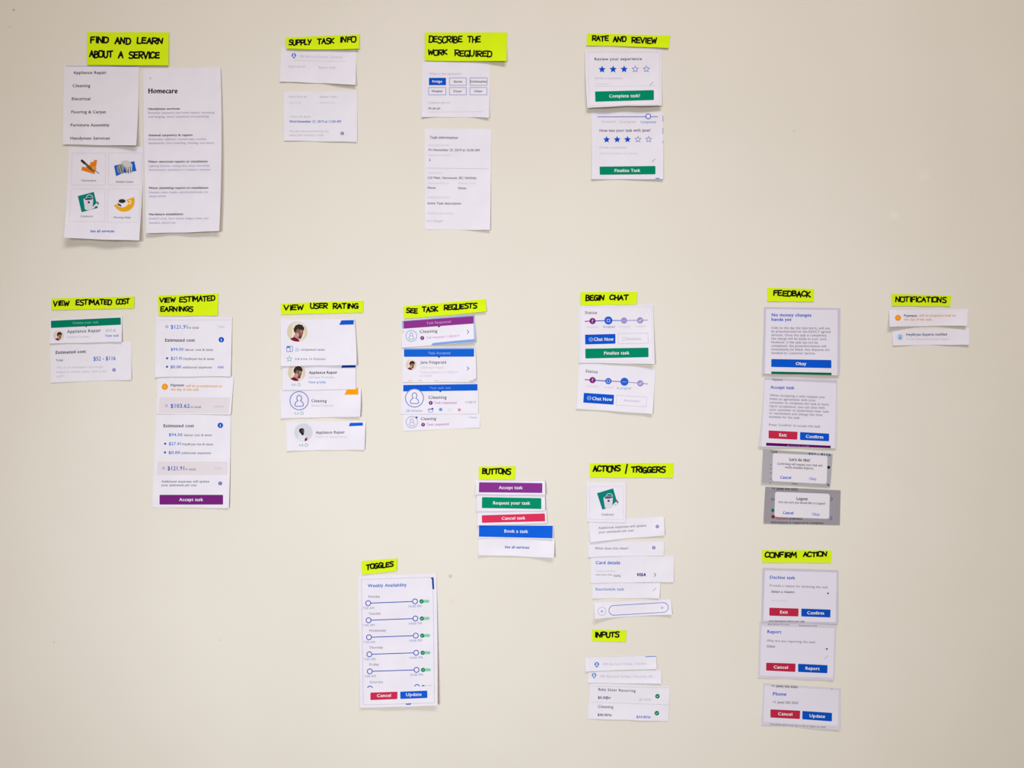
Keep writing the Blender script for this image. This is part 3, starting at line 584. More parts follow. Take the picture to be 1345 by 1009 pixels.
s.text('Task Accepted', 562.4, 591.2, 465.4, (140, 180, 236), 3.2, -.1, lvl=2.4, parent=o); portrait(s, 540, 479.2, 7.0); s.text('Jane Fitzgerald', 552, 585.8, 477.7, (74, 64, 86), 3.4)
s.text('Cleaning & Repair', 552, 583.5, 484, (214, 206, 218), 2.6); s.text('Task scheduled on 11/28/2019', 552, 602, 490.2, (216, 206, 218), 2.6); s.text('at 10:30 AM', 552, 567, 495, (216, 206, 218), 2.6); chevron(s, 614.8, 484)
for a in (536, 549, 570): s.quad('print_scrap', ((a, 499.2), (a+5, 499.6), (a+6, 501), (a+1, 500.8)), (232, 208, 170))
s.quad('print_scrap', Q(617, 500, 621.4, 501.6), (240, 168, 132)); s.poly('print_scrap', [(620.4, 500.6), (624.6, 496.4), (624.8, 500.6)], (150, 184, 232))
s = card('white paper with wide blue banner, large round person outline and icon row', ((528, 503.2), (628, 502.6), (628.4, 543.6), (526.2, 543.9)), (.2, .1, .2, .2, .1, .4, .7, .5, .7), base=.2)
o = s.quad('banner', ((529.6, 505.8), (627.2, 504.5), (627.2, 513.1), (529.6, 514.3)), (14, 92, 210), .8); s.poly('banner_notch', [(576.4, 513.6), (580.4, 513.6), (578.4, 515.4)], (12, 80, 180), 1.1, o); s.text('Your task rate', 564.4, 592, 511.2, (120, 168, 232), 3, -.2, lvl=2.4, parent=o)
s.disc('white_disc', 544.4, 522.9, 12, WHITE, 1.5, n=32); person(s, 544.4, 522.9, 11.8, (120, 136, 206), 1.1)
s.text('Cleaning', 562.7, 586.6, 524, (66, 56, 78), 4); ringdot(s, 565.7, 529.3, 2.6, PURP); s.text('Task requested', 570, 599.5, 530.5, (190, 130, 190), 3); s.text('11/28/19', 611.3, 624.8, 529.8, (170, 164, 176), 2.9); s.text('28 minutes', 533.2, 555, 541, (140, 172, 208), 3)
o = frame(s, Q(562.8, 537.2, 568.6, 541.2), (120, 152, 224), .7, 'calendar_icon'); s.disc('icon_dot', 568, 537, 1.3, (50, 80, 180), 2.6, o, 10); s.stroke('icon_mark', [[(562.4, 538), (568.8, 537.6)]], 1, (90, 130, 220), 2.4, o)
s.disc('pin_icon', 578.8, 538, 2.2, (110, 156, 226)); s.ring('ghost_icon', 590.5, 538.5, 1.6, .5, (216, 208, 222), 2); s.stroke('red_cross', [[(601.9, 537.1), (604.7, 539.9)], [(604.7, 537.1), (601.9, 539.9)]], .9, (200, 60, 90), 2)
s = card('narrow white slip with small person outline and two-word purple line, lowest under SEE TASK REQUESTS', ((529, 543.5), (630.5, 543), (630.7, 561.9), (529.6, 566.3)), (.1, .1, .1, .2, .1, .5, .8, .3, .8))
person(s, 541, 554.6, 7.5, (160, 166, 214), .7); s.disc('blue_dot', 547, 548.5, 1.5, (28, 60, 160), n=10); s.text('Cleaning', 552.7, 572.8, 552, DARK, 3.6, -.3); ringdot(s, 555.7, 557.9, 2.5, PURP); s.text('Task requested', 560.3, 589.4, 559.4, (190, 130, 190), 3.1, -.9); s.text('7 Hours', 615.4, 626.4, 549.8, (160, 184, 214), 2.8)

# ================================================================== BEGIN CHAT
note('short yellow sticky note reading BEGIN CHAT', ((762.5, 383.8), (836.8, 383.3), (836.1, 400.2), (762.5, 401.3)), NL, [('BEGIN', 768.6, 795.4, 386.6, 9, 0), ('CHAT', 800.2, 827, 386.8, 8.2, -.2)], base=1.0, wd=2.0)
s = card('white paper with status dots, blue Chat Now and green Finalize task buttons', ((760.1, 401), (857.9, 400), (860, 478.2), (760.6, 476.4)), (.2, .1, .3, .4, .1, 2.0, 1.6, 1.2, 5.2), (0, 0, 0, 0), .7)
frame(s, ((762.5, 403.6), (856, 402.6), (857.5, 475), (763, 473.8)), (224, 216, 230), .5)
def status(s, pts, big, lab, x0, x1, y, rgb):
    (ax, ay), (dx, dy) = pts[0], pts[-1]
    cs = ((120, 40, 130), (60, 84, 190), (110, 130, 208), (170, 160, 208), (170, 160, 208))
    for i in range(5): s.stroke('status_line', [[pts[i], pts[i+1]]], 1.2, cs[i], 1.3, caps=False)
    for i in range(1, 5):
        c = ((132, 28, 124), (36, 88, 208), (36, 96, 212) if big == 3 else (160, 146, 206), (160, 146, 206))[i-1]
        o = s.disc('status_dot', pts[i][0], pts[i][1], 5.3 if i == big else 4.1, c, 2.2, n=24)
        x, y_ = pts[i]; l = (220, 200, 236) if i == 1 else (190, 206, 244)
        if i == 1: s.text('?', x-1.1, x+1.1, y_+1.9, l, 3.8, lvl=3, parent=o, name='icon_mark')
        if i == 2: s.stroke('icon_mark', [Q(x-1.8, y_-1.6, x+1.8, y_+1.8)], .7, l, 3, o, True)
        if i == 3: s.text('...', x-2.4, x+2.4, y_+.6, l, 4, bold=.02, lvl=3, parent=o, name='icon_mark')
        if i == 4: s.stroke('icon_mark', [[(x-1.8, y_+.2), (x-.4, y_+1.5), (x+2, y_-1.5)]], .9, (230, 226, 246), 3, o)
    s.text(lab, x0, x1, y, rgb, 2.9)
s.text('Status', 768.4, 784, 412.5, (92, 80, 104), 3.8); status(s, [(768.1, 422.2), (778.3, 421.8), (799.1, 421), (819.7, 421.1), (840.8, 420.8), (851, 420.5)], 2, 'Accepted', 791.8, 807.5, 430.6, (130, 150, 200))
s.text('Requested', 771, 786, 430.6, (220, 210, 224), 2.6); s.text('In progress', 812.6, 828, 430.2, (218, 210, 224), 2.6); s.text('Completed', 834.8, 848, 429.8, (218, 210, 224), 2.6)
o = s.button(((768.4, 439.7), (808.3, 438.7), (808.3, 451.5), (768.7, 452.5)), BLUE, 'Chat Now', 779.9, 806, 447.9, 4.3, -.2, r=.3); s.ring('chat_icon', 776.2, 446, 2.4, .7, (170, 196, 240), 2.2, o, n=16); s.stroke('icon_mark', [[(774.8, 446), (777.6, 446)]], .8, (170, 196, 240), 2.4, o)
o = frame(s, ((812, 438.2), (851, 437.6), (851.4, 450.9), (812.2, 451.6)), (212, 200, 218), .6, 'button_outline'); s.text('Reschedule', 823.1, 841.8, 446.6, (200, 188, 206), 3, parent=o); s.ring('clock_icon', 819.4, 445, 2.2, .5, (204, 194, 212), 2, o, n=14)
s.button(((768.7, 458.1), (851.7, 456.7), (851.9, 469.2), (768.9, 471)), GREEN, 'Finalize task', 793.4, 826.7, 465.9, 4, -.4)
s = card('tilted white paper with status dots and only a blue Chat Now button', ((761.1, 476.4), (861.1, 484.2), (857.2, 543.9), (757, 536.9)), (.2, .1, .4, .6, .1, 1.2, 1.8, 2.0, 3.8))
s.text('Status', 769.1, 785, 489.2, (92, 80, 104), 3.8, 1.2); status(s, [(768.1, 498.7), (778.3, 499.4), (799.1, 500.7), (820.2, 501.5), (841, 503.6), (851.2, 504.3)], 3, 'In progress', 810.6, 829.1, 511.3, (140, 168, 222))
s.text('Requested', 771, 786, 508, (224, 212, 224), 2.6, .8); s.text('Accepted', 793, 806, 509.6, (224, 212, 224), 2.6, .8)
o = s.button(((766.9, 516.1), (806.6, 518.7), (805.9, 531.7), (766.1, 528.9)), BLUE, 'Chat Now', 777.8, 804.2, 525.6, 4.3, 1.4, r=.3); s.ring('chat_icon', 773.8, 522.9, 2.4, .7, (170, 196, 240), 2.2, o, n=16); s.stroke('icon_mark', [[(772.4, 522.9), (775.2, 523)]], .8, (170, 196, 240), 2.4, o)
o = frame(s, ((810, 519.2), (849.6, 521.8), (848.9, 534.3), (809, 532.2)), (214, 204, 220), .6, 'button_outline'); s.text('Reschedule', 819.8, 840, 527.2, (196, 186, 206), 2.6, 1.2, parent=o)

# ================================================================== FEEDBACK
note('short yellow sticky note reading FEEDBACK', ((1007.9, 377.8), (1069.5, 379.6), (1069.1, 396.3), (1007.9, 396)), NL, [('FEEDBACK', 1015.2, 1066.8, 380.4, 9, 1.6)], wd=2.0)
s = card('white paper headed No money changes hands yet with wide blue Okay button', ((1003.7, 403.3), (1103.9, 404.9), (1102.6, 493.5), (1001.7, 491.2)), (.2, .1, .3, .4, .1, 1.2, 2.4, 2.4, 2.8), (0, 0, 0, 0), .6, BORDER)
s.quad('printed_panel', ((1006.2, 406), (1100.2, 407.2), (1099.6, 493.2), (1004.6, 491)), PANEL, .5)
s.text('No money changes', 1013.6, 1065.7, 415.6, (24, 92, 200), 3.9, .4, .014); s.text('hands yet', 1013.3, 1039.7, 421.5, (24, 92, 200), 3.9, .2, .014)
for i, (t, x1) in enumerate((('Only on the day the task starts, will you', 1090.1), ('be preauthorized for the EXACT agreed', 1090.7), ('amount. Once the task is completed,', 1085.8), ('the charge will be made to your card.', 1086),
     ('However, if the task can not be', 1074), ('completed, the preauthorization will', 1085.1), ('immediately be lifted. Any disputes are', 1089.6), ('handled by Customer Service.', 1071.4))):
    s.text(t, 1013.2, x1, 432.1+4.72*i, (128, 118, 136), 3, .6)
s.button(((1013.1, 471.7), (1092, 473), (1092, 483.7), (1012.9, 482.1)), BLUE, 'Okay', 1045.2, 1059.1, 479.7, 4, .2)
s.quad('green_strip', ((1013.1, 488.1), (1092.2, 489.7), (1092.2, 492.9), (1013.1, 491.2)), (0, 104, 72), 1)
s = card('white paper headed Accept task with long paragraph, red Exit and blue Confirm buttons', ((1003.7, 495.9), (1100, 499), (1098.6, 589.4), (997, 586.6)), (.2, .1, .3, 1.0, .1, 1.0, 3.0, 1.4, 2.0), (0, 0, 0, 1.2), .4, (222, 214, 230))
s.quad('top_band', ((1004.6, 496.4), (1099.8, 499.6), (1099, 503.8), (1004.2, 498.8)), (206, 196, 218), .4)
s.quad('printed_panel', ((1004.6, 499), (1098, 503.4), (1096, 589), (1000.6, 586.6)), PANEL, .6)
s.text('Payment', 1014.7, 1028, 499.9, (70, 90, 100), 2.6, .5, lvl=2.4)
s.text('Accept task', 1011.9, 1043.5, 510.6, (24, 92, 200), 3.9, .8, .014)
for i, (t, x1) in enumerate((('When accepting a task request you', 1083), ('make an agreement with your', 1071.6), ('customer to complete the task at hand.', 1089), ('Upon acceptance, you can chat with', 1083.4),
     ('your customer to understand their task', 1088.6), ('or reschedule and change the time', 1080.2), ('estimate for the task.', 1051))):
    s.text(t, 1011.3-.2*i, x1, 520.6+4.72*i, (132, 122, 138), 3, .036*(x1-1011))
s.text('Press \'Confirm\' to accept the task', 1010, 1077.6, 559.4, (132, 122, 138), 3, 2.4)
s.button(((1009.5, 565.5), (1047.7, 567.3), (1047.2, 577.7), (1009.5, 575.9)), RED, 'Exit', 1023.5, 1033.4, 573.2, 3.9, .5); s.button(((1050.8, 567.6), (1089.1, 569.7), (1088.9, 579.8), (1050.8, 578)), BLUE, 'Confirm', 1058.4, 1081.3, 575.2, 3.9, 1.1)
o = s.quad('purple_strip', ((1006.3, 581.6), (1091.2, 585.6), (1091.2, 588.8), (1006.3, 585.6)), (88, 14, 98), 1); s.text('Accept task', 1033.2, 1063.4, 587.0, (170, 120, 176), 2.6, 1.0, lvl=2, parent=o)
def dialog(s, q): return s.quad('dialog_box', q, (232, 225, 236), 2.4, r=2.6)
s = card('grey paper with white dialog box reading Let\'s do this', ((1002.2, 590.2), (1093.8, 596.6), (1090.4, 640), (1000.4, 634.2)), (.2, .1, .3, .8, .1, .6, 2.2, 1.4, 1.0), (0, 0, .3, 0), .3, (176, 173, 180))
s.text('Total', 1012, 1021, 594.8, (60, 56, 66), 3.2, .5, .01, lvl=1); s.text('$52 - $116', 1061.8, 1091.2, 598.4, (30, 84, 160), 3.6, .8, .02, lvl=1); s.disc('icon_dot', 1088.4, 614, 2.1, (44, 44, 66), 1); s.poly('print_scrap', [(1086.4, 634.8), (1089.6, 637.2), (1087.4, 639)], (38, 66, 120), 1)
for y in (610.5, 615, 621, 629): s.quad('print_scrap', Q(1011, y, 1013.6, y+1), (130, 124, 140), 1)
s.stroke('print_scrap', [[(1040, 635.4), (1047, 636)]], .8, (80, 78, 90), 1); s.quad('print_scrap', Q(1010.6, 634, 1012.6, 634.8), (80, 70, 76), 1)
o = dialog(s, ((1015.2, 595.2), (1087, 598.8), (1085.8, 635.8), (1014.1, 632.1)))
s.text('Let\'s do this!', 1037, 1063.8, 605.4, (30, 26, 40), 3.8, 1.2, .014, 3.2, o); s.text('Confirming will request your task and', 1020.9, 1079.9, 610.4, (70, 62, 80), 2.9, 2.6, .004, 3.2, o); s.text('notify available Experts.', 1031.3, 1068.8, 615.2, (70, 62, 80), 2.9, 1.6, .004, 3.2, o)
s.text('Cancel', 1024.6, 1039.1, 628.8, (16, 76, 206), 3.7, .6, .016, 3.2, o); s.text('Okay', 1062.9, 1072.2, 630.6, (40, 96, 210), 3.7, .4, 0, 3.2, o)
s = card('darker grey paper with white Logout dialog box', ((1005.3, 639.5), (1104.2, 644.1), (1103.1, 689.7), (1002.9, 687.7)), (.2, .1, .2, .3, .1, .4, .8, .6, .7), (0, 0, .3, -.3), 0, (160, 153, 162))
s.text('+1 (604) 555 5555', 1014, 1047.7, 643.4, (40, 36, 48), 3.2, 1.2, .012, 1); s.disc('green_dot', 1015.2, 670.5, 2.2, (10, 112, 78), 1); s.disc('red_dot', 1015.5, 678.8, 2.5, (140, 40, 56), 1)
s.text('Payment', 1019.4, 1035.5, 682.4, (150, 40, 70), 3, .2, .01, 1); s.text('preference', 1037, 1053.6, 682.6, (56, 52, 64), 3, .4, .01, 1); s.text('Information is required to complete', 1013, 1081.3, 687.5, (70, 64, 76), 2.8, 1.0, .01, 1)
s.text('Lo', 1013.4, 1017.4, 657.2, (50, 46, 58), 3.2, 0, .01, 1); chevron(s, 1092.4, 655.4, (60, 84, 180)); chevron(s, 1092, 680.8, (50, 84, 170)); s.quad('rule', ((1006, 645.5), (1103, 646.9), (1103, 647.3), (1006, 645.9)), (146, 138, 150), .6)
o = dialog(s, ((1018.1, 646), (1089.9, 648.8), (1089.1, 681.8), (1017.1, 679)))
s.text('Logout', 1046.4, 1061, 656.9, (30, 26, 40), 3.8, .4, .014, 3.2, o); s.text('Are you sure you would like to Logout?', 1022.5, 1084.4, 660.8, (70, 62, 80), 2.9, 2.2, .004, 3.2, o)
s.text('Cancel', 1028.2, 1042.2, 675.4, (16, 76, 206), 3.7, .4, .016, 3.2, o); s.text('Okay', 1066.4, 1076.6, 677.2, (40, 96, 210), 3.7, .4, 0, 3.2, o)

# ================================================================== NOTIFICATIONS
note('yellow sticky strip reading NOTIFICATIONS at far right', ((1171.1, 385.9), (1249.7, 388.5), (1248.1, 402.6), (1171.9, 401.9)), NL, [('NOTIFICATIONS', 1175.6, 1244.6, 388.6, 8.4, 1.4)], wd=1.8)
s = card('white strip with orange payment alert at far right', ((1167.9, 407.1), (1271.6, 405.7), (1270.2, 428.1), (1168.5, 429.6)), (.3, .1, .3, 2.4, .1, 1.8, 4.4, .2, 3.6), (.6, 0, -.6, 0), .8, name='paper_strip', cat='paper strip')
alert(s, 1179.5, 417.5, 3.9); s.text('Payment', 1187.5, 1204.6, 416.2, DARK, 3.2, .2, .006); s.text('will be preauthorized on', 1207.2, 1255.3, 415.9, OTXT, 3.1, 0, .006); s.text('the day of the task', 1187.5, 1223.9, 421.2, OTXT, 3.1, 0, .006)
s = card('white strip with pale blue round icon at far right', ((1171.7, 434.3), (1272.8, 431.2), (1273.3, 453), (1172.9, 454)), (.2, .1, .5, .8, .1, 1.6, 1.6, .4, 3.0), (0, 0, -.4, 0), 0, name='paper_strip', cat='paper strip')
o = s.disc('person_icon', 1182.3, 442.9, 4.2, (196, 210, 238), n=20); s.disc('figure_head', 1182.3, 441.5, 1.1, (110, 160, 224), 2.6, o, 10); s.disc('figure_body', 1182.3, 444.2, 1.9, (110, 160, 224), 2.6, o, 12, 1.3)
s.text('HeyBryan Experts notified', 1190.4, 1243.7, 441.2, (72, 64, 84), 3.3, -.4, .006); s.text('for the Task you just posted a request', 1190.6, 1246.3, 446.6, (208, 200, 216), 2.8)

# ================================================================== BUTTONS
note('short yellow sticky note reading BUTTONS', ((628.7, 612.8), (676.8, 612.3), (676.4, 629.5), (628.7, 629.6)), NL, [('BUTTONS', 632.6, 672.8, 614.6, 8.8, .2)], wd=2.0)
def strip(label, q, lift, bulge=(0, 0, 0, 0), base=0): return card(label, q, lift, bulge, base, name='paper_strip', cat='paper strip')
s = strip('paper strip with purple Accept task button below the BUTTONS note', ((625.1, 631), (715.7, 631.9), (716.4, 649.9), (624.6, 649.4)), (.8, .1, 1.0, 1.6, .2, 2.6, 2.2, .8, 3.4), base=2.2)
s.button(((629.3, 633.6), (712.5, 634.7), (712.2, 647.7), (628.9, 646.8)), (138, 52, 146), 'Accept task', 655, 686.5, 642.5, 3.9, .2)
s = strip('paper strip with green Request your task button', ((626.4, 648), (715.6, 648.6), (716.4, 671), (626.2, 671.6)), (.6, .1, .6, 1.4, .2, 2.0, 2.0, .8, 1.8), base=1.4)
s.button(((633.1, 653.1), (711, 654.4), (711, 668.7), (632.9, 667.5)), (0, 142, 104), 'Request your task', 647.7, 696.4, 662.7, 4, .3)
s = strip('paper strip with red Cancel task button', ((627.2, 671.6), (717.8, 669), (718.8, 687.6), (627, 690)), (.4, .1, .4, 1.0, .2, 1.2, 2.4, 1.2, 1.4), base=.9)
s.button(((632.7, 677), (715.7, 674.5), (716, 684.9), (633.1, 687)), (220, 52, 92), 'Cancel task', 658.9, 690, 682.9, 3.8, -.6)
s = strip('paper strip with blue Book a task button', ((627.9, 689), (726.8, 689.2), (726.5, 708.4), (627.7, 706.8)), (.2, .1, .3, .6, .2, 1.6, 1.2, .6, 3.0), (0, 0, -.4, 0), .5)
s.quad('button', ((629.1, 690.4), (726.1, 690.6), (725.7, 707.2), (629, 705.1)), (18, 96, 222), 1); s.text('Book a task', 662.4, 693.6, 699.6, (225, 232, 248), 4, .6, .012, 2.2, [c for c in s.root.children if c.name.startswith('button')][0])
s = strip('white paper strip with small blue See all services link, lowest under BUTTONS', ((628.4, 705.6), (728.7, 706.5), (727.6, 733), (628.7, 729.4)), (.2, .1, .5, 1.0, .2, 3.4, 3.6, 1.6, 5.0), (0, 0, -.6, 0))
s.text('See all services', 663.1, 695.1, 720.2, (30, 84, 190), 3.4, .8, .012)

# ================================================================== ACTIONS / TRIGGERS
note('yellow sticky strip reading ACTIONS / TRIGGERS', ((774.6, 608.5), (884.7, 608.3), (884.1, 627.3), (774.6, 627.2)), (.2, .2, .3, .1, .05, .3, .4, .4, 1.0),
     [('ACTIONS', 778.4, 816.6, 611, 9.4, -.2), ('/', 820.4, 825, 610.2, 12.2, 0), ('TRIGGERS', 828.4, 875.6, 612, 9.4, .6)], wd=2.1)
s = card('small square white paper with green paint bucket picture', ((770.4, 633.3), (822.5, 633.5), (821.6, 686.4), (771.2, 685.6)), (.2, .1, .3, .2, .1, .4, .5, .7, 1.0), base=.7)
frame(s, ((774.2, 639), (819, 639), (818.4, 682.6), (774.8, 682.2)), (224, 214, 226), .5)
bucket_icon(s, ((784.1, 647.9), (805.3, 641.6), (811.5, 662.5), (791.2, 669.7)), .92, (799, 658.2)); s.text('Outdoors', 789.7, 806, 677.4, GREY, 2.9)
s = strip('tilted white strip with two lines about additional expenses', ((773.5, 684.6), (872.2, 678.6), (873.2, 703.5), (775.6, 712.4)), (.2, .1, .4, 1.0, .1, 1.8, 3.4, 1.0, 2.2), (0, 0, -.6, 0), .4)
s.text('Additional expenses will update', 786, 848.7, 695.2, (130, 120, 138), 3, -3.4); s.text('your estimated job cost', 786.5, 832.3, 700.8, (130, 120, 138), 3, -2.6); ringdot(s, 863.4, 691.7)
s = strip('white strip reading What does this mean', ((772.5, 712), (872.4, 710.9), (871.9, 730.1), (772.5, 731.9)), (.2, .1, .4, 1.2, .1, .8, 2.0, .6, 1.2), (0, 0, -.5, 0), .3)
s.text('What does this mean?', 781.3, 825.4, 721.8, (128, 118, 136), 3); ringdot(s, 858.7, 719.5)
s = card('white paper with Card details heading and small navy card logo', ((776.1, 731), (885.4, 730.3), (884.9, 764.9), (776.1, 766.2)), (.2, .1, .4, .3, .1, 1.0, .8, .8, 2.0), (0, 0, -.5, 0), .3)
s.text('Card details', 782.4, 814.6, 741.2, (40, 104, 206), 4.1, .2, .012); s.text('Payment method', 783, 808, 751.5, (214, 205, 218), 2.6); s.text('**** **** ****', 782.4, 804.4, 757.5, (140, 132, 148), 3); s.text('4242', 805.8, 815.2, 757.9, (110, 100, 120), 2.9)
s.text('VISA', 836.5, 848.3, 757, (44, 34, 130), 4, 0, .03, slant=.2); chevron(s, 860.4, 755.2, (60, 110, 190))
s = strip('narrow white strip with blue Reschedule task link', ((778.3, 765.4), (867.4, 765.2), (866.4, 786.1), (778.2, 786.4)), (.2, .1, .4, .5, .1, 1.6, 1.8, .4, 2.8), (0, 0, -.4, 0))
s.text('Reschedule task', 782.4, 819.9, 775.7, (110, 142, 206), 3.3, 0, .006); pencil(s, 859.5, 774.5)
s = strip('white strip with outlined pill-shaped search field and round plus icon', ((780.8, 791.6), (881.3, 787), (882.8, 807.4), (781.3, 813.2)), (.6, .2, .8, 3.0, .3, 1.6, 6.5, .5, 4.0), (.4, 0, -.9, 0))
o = s.ring('plus_icon', 790.5, 803.1, 5.3, .6, (176, 180, 220), 2); s.stroke('icon_mark', [[(789, 803.1), (792, 803.1)], [(790.5, 801.6), (790.5, 804.6)]], .7, (110, 130, 200), 2.2, o)
pill = []
for a in range(-90, 91, 15): pill.append((871.4+6.4*math.cos(math.radians(a)), 798.1+6.4*math.sin(math.radians(a))))
for a in range(90, 271, 15): pill.append((806.2+6.4*math.cos(math.radians(a)), 801.9+6.4*math.sin(math.radians(a))))
o = s.stroke('search_field', [pill], .9, (128, 138, 206), 2, closed=True); s.poly('send_icon', [(867.6, 796.4), (872.6, 798.6), (867.6, 800.6), (868.8, 798.6)], (186, 186, 222), 2.2, o)

# ================================================================== INPUTS
note('small yellow sticky note reading INPUTS', ((777.5, 827.2), (823, 828.3), (822.2, 843.5), (777.5, 842.1)), NL, [('INPUTS', 780.6, 815, 829.2, 8.6, .2)], wd=2.0)
s = strip('upper white address strip below the INPUTS note, short blue line at its top', ((768.3, 863.5), (862, 861.2), (862.8, 879), (769.4, 882.2)), (.2, .1, .4, .8, .1, .8, 2.0, .5, 1.8), (0, 0, -.4, 0), .6)
s.quad('blue_rule', ((847.6, 862.4), (861.4, 862), (861.4, 862.9), (847.6, 863.4)), (92, 124, 210)); pin(s, 783.9, 873.4); s.text('789 Burrard Street, Toront...', 791.2, 851.6, 874.2, (206, 196, 218), 3.1, -.9)
s = strip('lower white address strip with blue pin icon', ((773.5, 882.6), (868.8, 880.2), (868.8, 898.2), (772.3, 896.9)), (.2, .1, .4, .3, .1, .8, 1.2, .6, 2.4), base=.3)
pin(s, 780.3, 887.6, (88, 150, 214)); s.text('789 Burrard Street, Toronto, BC', 787.6, 858.4, 890.2, (206, 196, 218), 3.2, .2)
s = card('white paper with two hourly rate rows and green ticks', ((775.6, 897.6), (879.7, 901.4), (878.1, 947.6), (772.3, 944.3)), (.2, .1, .3, .3, .1, .8, .9, 1.5, .8), (0, 0, 0, 0))
s.quad('rule', ((777, 901), (878.8, 903.4), (878.8, 903.9), (777, 901.5)), (206, 204, 220)); s.quad('rule', ((776, 922.2), (878.8, 925.8), (878.8, 926.3), (776, 922.7)), (204, 202, 216))
s.text('Baby Sitter Recurring', 786, 834.7, 907.4, (84, 74, 96), 3.5, 2); s.text('$0.00/hr', 785.5, 802.5, 918.1, (60, 52, 84), 3.3, .3, .006); s.quad('text_cursor', Q(796.6, 915, 797.5, 919.6), (70, 60, 190), 3); s.text('$0.00/hr', 839.6, 855.8, 920.6, (206, 198, 214), 3.0)
s.text('Cleaning', 785.5, 805.6, 930, (84, 74, 96), 3.6, .6); s.text('$40.00/hr', 785, 804.2, 940.6, (60, 52, 84), 3.3, .5, .006); s.text('$44.00/hr', 836, 855, 943.4, (60, 120, 216), 3.3, .4, .012)
for x, y in ((863.6, 914.7), (862.8, 936.9)):
    o = s.disc('tick_icon', x, y, 3.0, (0, 122, 84)); s.stroke('icon_mark', [[(x-1.2, y), (x-.3, y+.9), (x+1.3, y-1)]], .6, (190, 230, 215), 3, o)

# ================================================================== CONFIRM ACTION
note('yellow sticky strip reading CONFIRM ACTION', ((1000.6, 722.8), (1092.2, 723.1), (1092, 739.3), (1001.4, 739)), NL, [('CONFIRM', 1004.4, 1048.4, 724.6, 8.6, .2), ('ACTION', 1054.2, 1088, 724, 8, 0)], wd=2.0)
s = card('white paper headed Decline task with red Exit and blue Confirm buttons', ((1001.7, 746), (1101.1, 749.4), (1100.9, 819.6), (1000, 817.8)), (.2, .1, .3, .3, .1, .7, .6, .4, 1.2), (0, 0, 0, 0), .5, BORDER)
s.quad('printed_panel', ((1004.8, 749.4), (1099, 752.2), (1097.7, 817.4), (1002.6, 815.4)), PANEL, .5)
s.text('Decline task', 1011.2, 1044.5, 760.4, (34, 100, 204), 4, .6, .012); s.text('Provide a reason for declining the task', 1011.2, 1087.5, 770.6, (140, 130, 146), 3, 2.4); s.text('Select a reason:', 1012.9, 1043.8, 778.6, (64, 56, 76), 3, .6, .006)
s.poly('dropdown_arrow', [(1085.8, 778.6), (1089.2, 778.8), (1087.4, 781.4)], (28, 84, 164)); s.text('Note (optional)', 1013, 1034, 790, (216, 206, 220), 2.6, .4)
s.button(((1010.5, 798.3), (1049, 799.5), (1048.7, 809.9), (1010.5, 808.9)), (190, 40, 72), 'Exit', 1024.6, 1035, 806, 3.9, .3); s.button(((1052.5, 799.5), (1091, 800.9), (1090.7, 811.3), (1052.5, 809.9)), (8, 80, 192), 'Confirm', 1060.2, 1082.3, 807, 3.9, .6)
s.text('your description before your task', 1010, 1056.8, 816.8, (96, 86, 110), 2.4, .8, .01)
s = card('white paper headed Report with red Cancel and blue Report buttons', ((997.5, 817.6), (1099, 820.6), (1095.3, 894.3), (995.9, 890.8)), (.1, .1, .2, .3, .1, .7, .9, .5, 1.6), (0, 0, 0, 0), .1, (218, 210, 226))
s.quad('printed_panel', ((1000.4, 822.6), (1096, 825.4), (1094, 890.6), (998.4, 887.4)), PANEL, .5)
s.text('description for your', 1008.4, 1037, 821.2, (150, 142, 160), 2.3, .4, .006); s.text('Reschedule task', 1049.6, 1073.5, 822.8, (150, 142, 160), 2.3, .4, .006)
s.text('Report', 1007.9, 1026.4, 831.9, (34, 90, 204), 4, .4, .012); s.text('Why are you reporting the task?', 1007.4, 1071.4, 843, (140, 130, 146), 3, 2.2); s.text('Other', 1007, 1018.5, 850.6, (72, 64, 84), 3.2, .4)
s.poly('dropdown_arrow', [(1084.4, 851.6), (1087.8, 851.8), (1086, 854.4)], (28, 76, 154)); pencil(s, 1085.4, 863.3, (176, 180, 216))
s.button(((1006.3, 870.6), (1045, 871.8), (1044.6, 882.8), (1006.3, 881)), (188, 38, 72), 'Cancel', 1016.2, 1035, 878.2, 3.9, .6); s.button(((1048.3, 872), (1087, 873.9), (1086.7, 884.5), (1048.3, 882.8)), (8, 78, 190), 'Report', 1058, 1076.6, 879.8, 3.9, .7)
s = card('white paper headed Phone with red Cancel and blue Update buttons', ((1002.7, 897.3), (1104.7, 904.4), (1103.7, 959.4), (1000.6, 952.5)), (.2, .1, .3, .6, .1, .8, 1.2, .6, 2.6), (0, 0, .2, 0), 0, (220, 212, 226))
s.quad('printed_panel', ((1004.6, 901), (1101.6, 906.8), (1100.2, 953.6), (1002.6, 948.6)), PANEL, .5)
s.text('+1 (604) 555 5555', 1013, 1047.5, 902.4, (60, 56, 68), 2.6, 1.8, .014); s.text('Phone', 1015.2, 1032.9, 913.6, (28, 98, 204), 4.1, .5, .014); s.text('+1 (xxx) 555 5555', 1015, 1048.3, 923.8, (90, 80, 102), 3.2, 1.3)
s.disc('icon_dot', 1092.8, 905.4, .7, (90, 130, 110), 2, n=8)
s.button(((1011.9, 931.9), (1051.1, 933.7), (1050.6, 944.7), (1011.9, 942.7)), (190, 40, 72), 'Cancel', 1022, 1040.7, 939.6, 3.9, .8); s.button(((1053.9, 934), (1092.9, 936.6), (1092.7, 947.8), (1053.7, 945)), (8, 80, 192), 'Update', 1063.3, 1083.7, 942.2, 3.9, 1.1)
s.text('Your phone will be used only so that an expert can reach', 1011, 1084.4, 952.6, (146, 138, 152), 2.6, 4, .006)

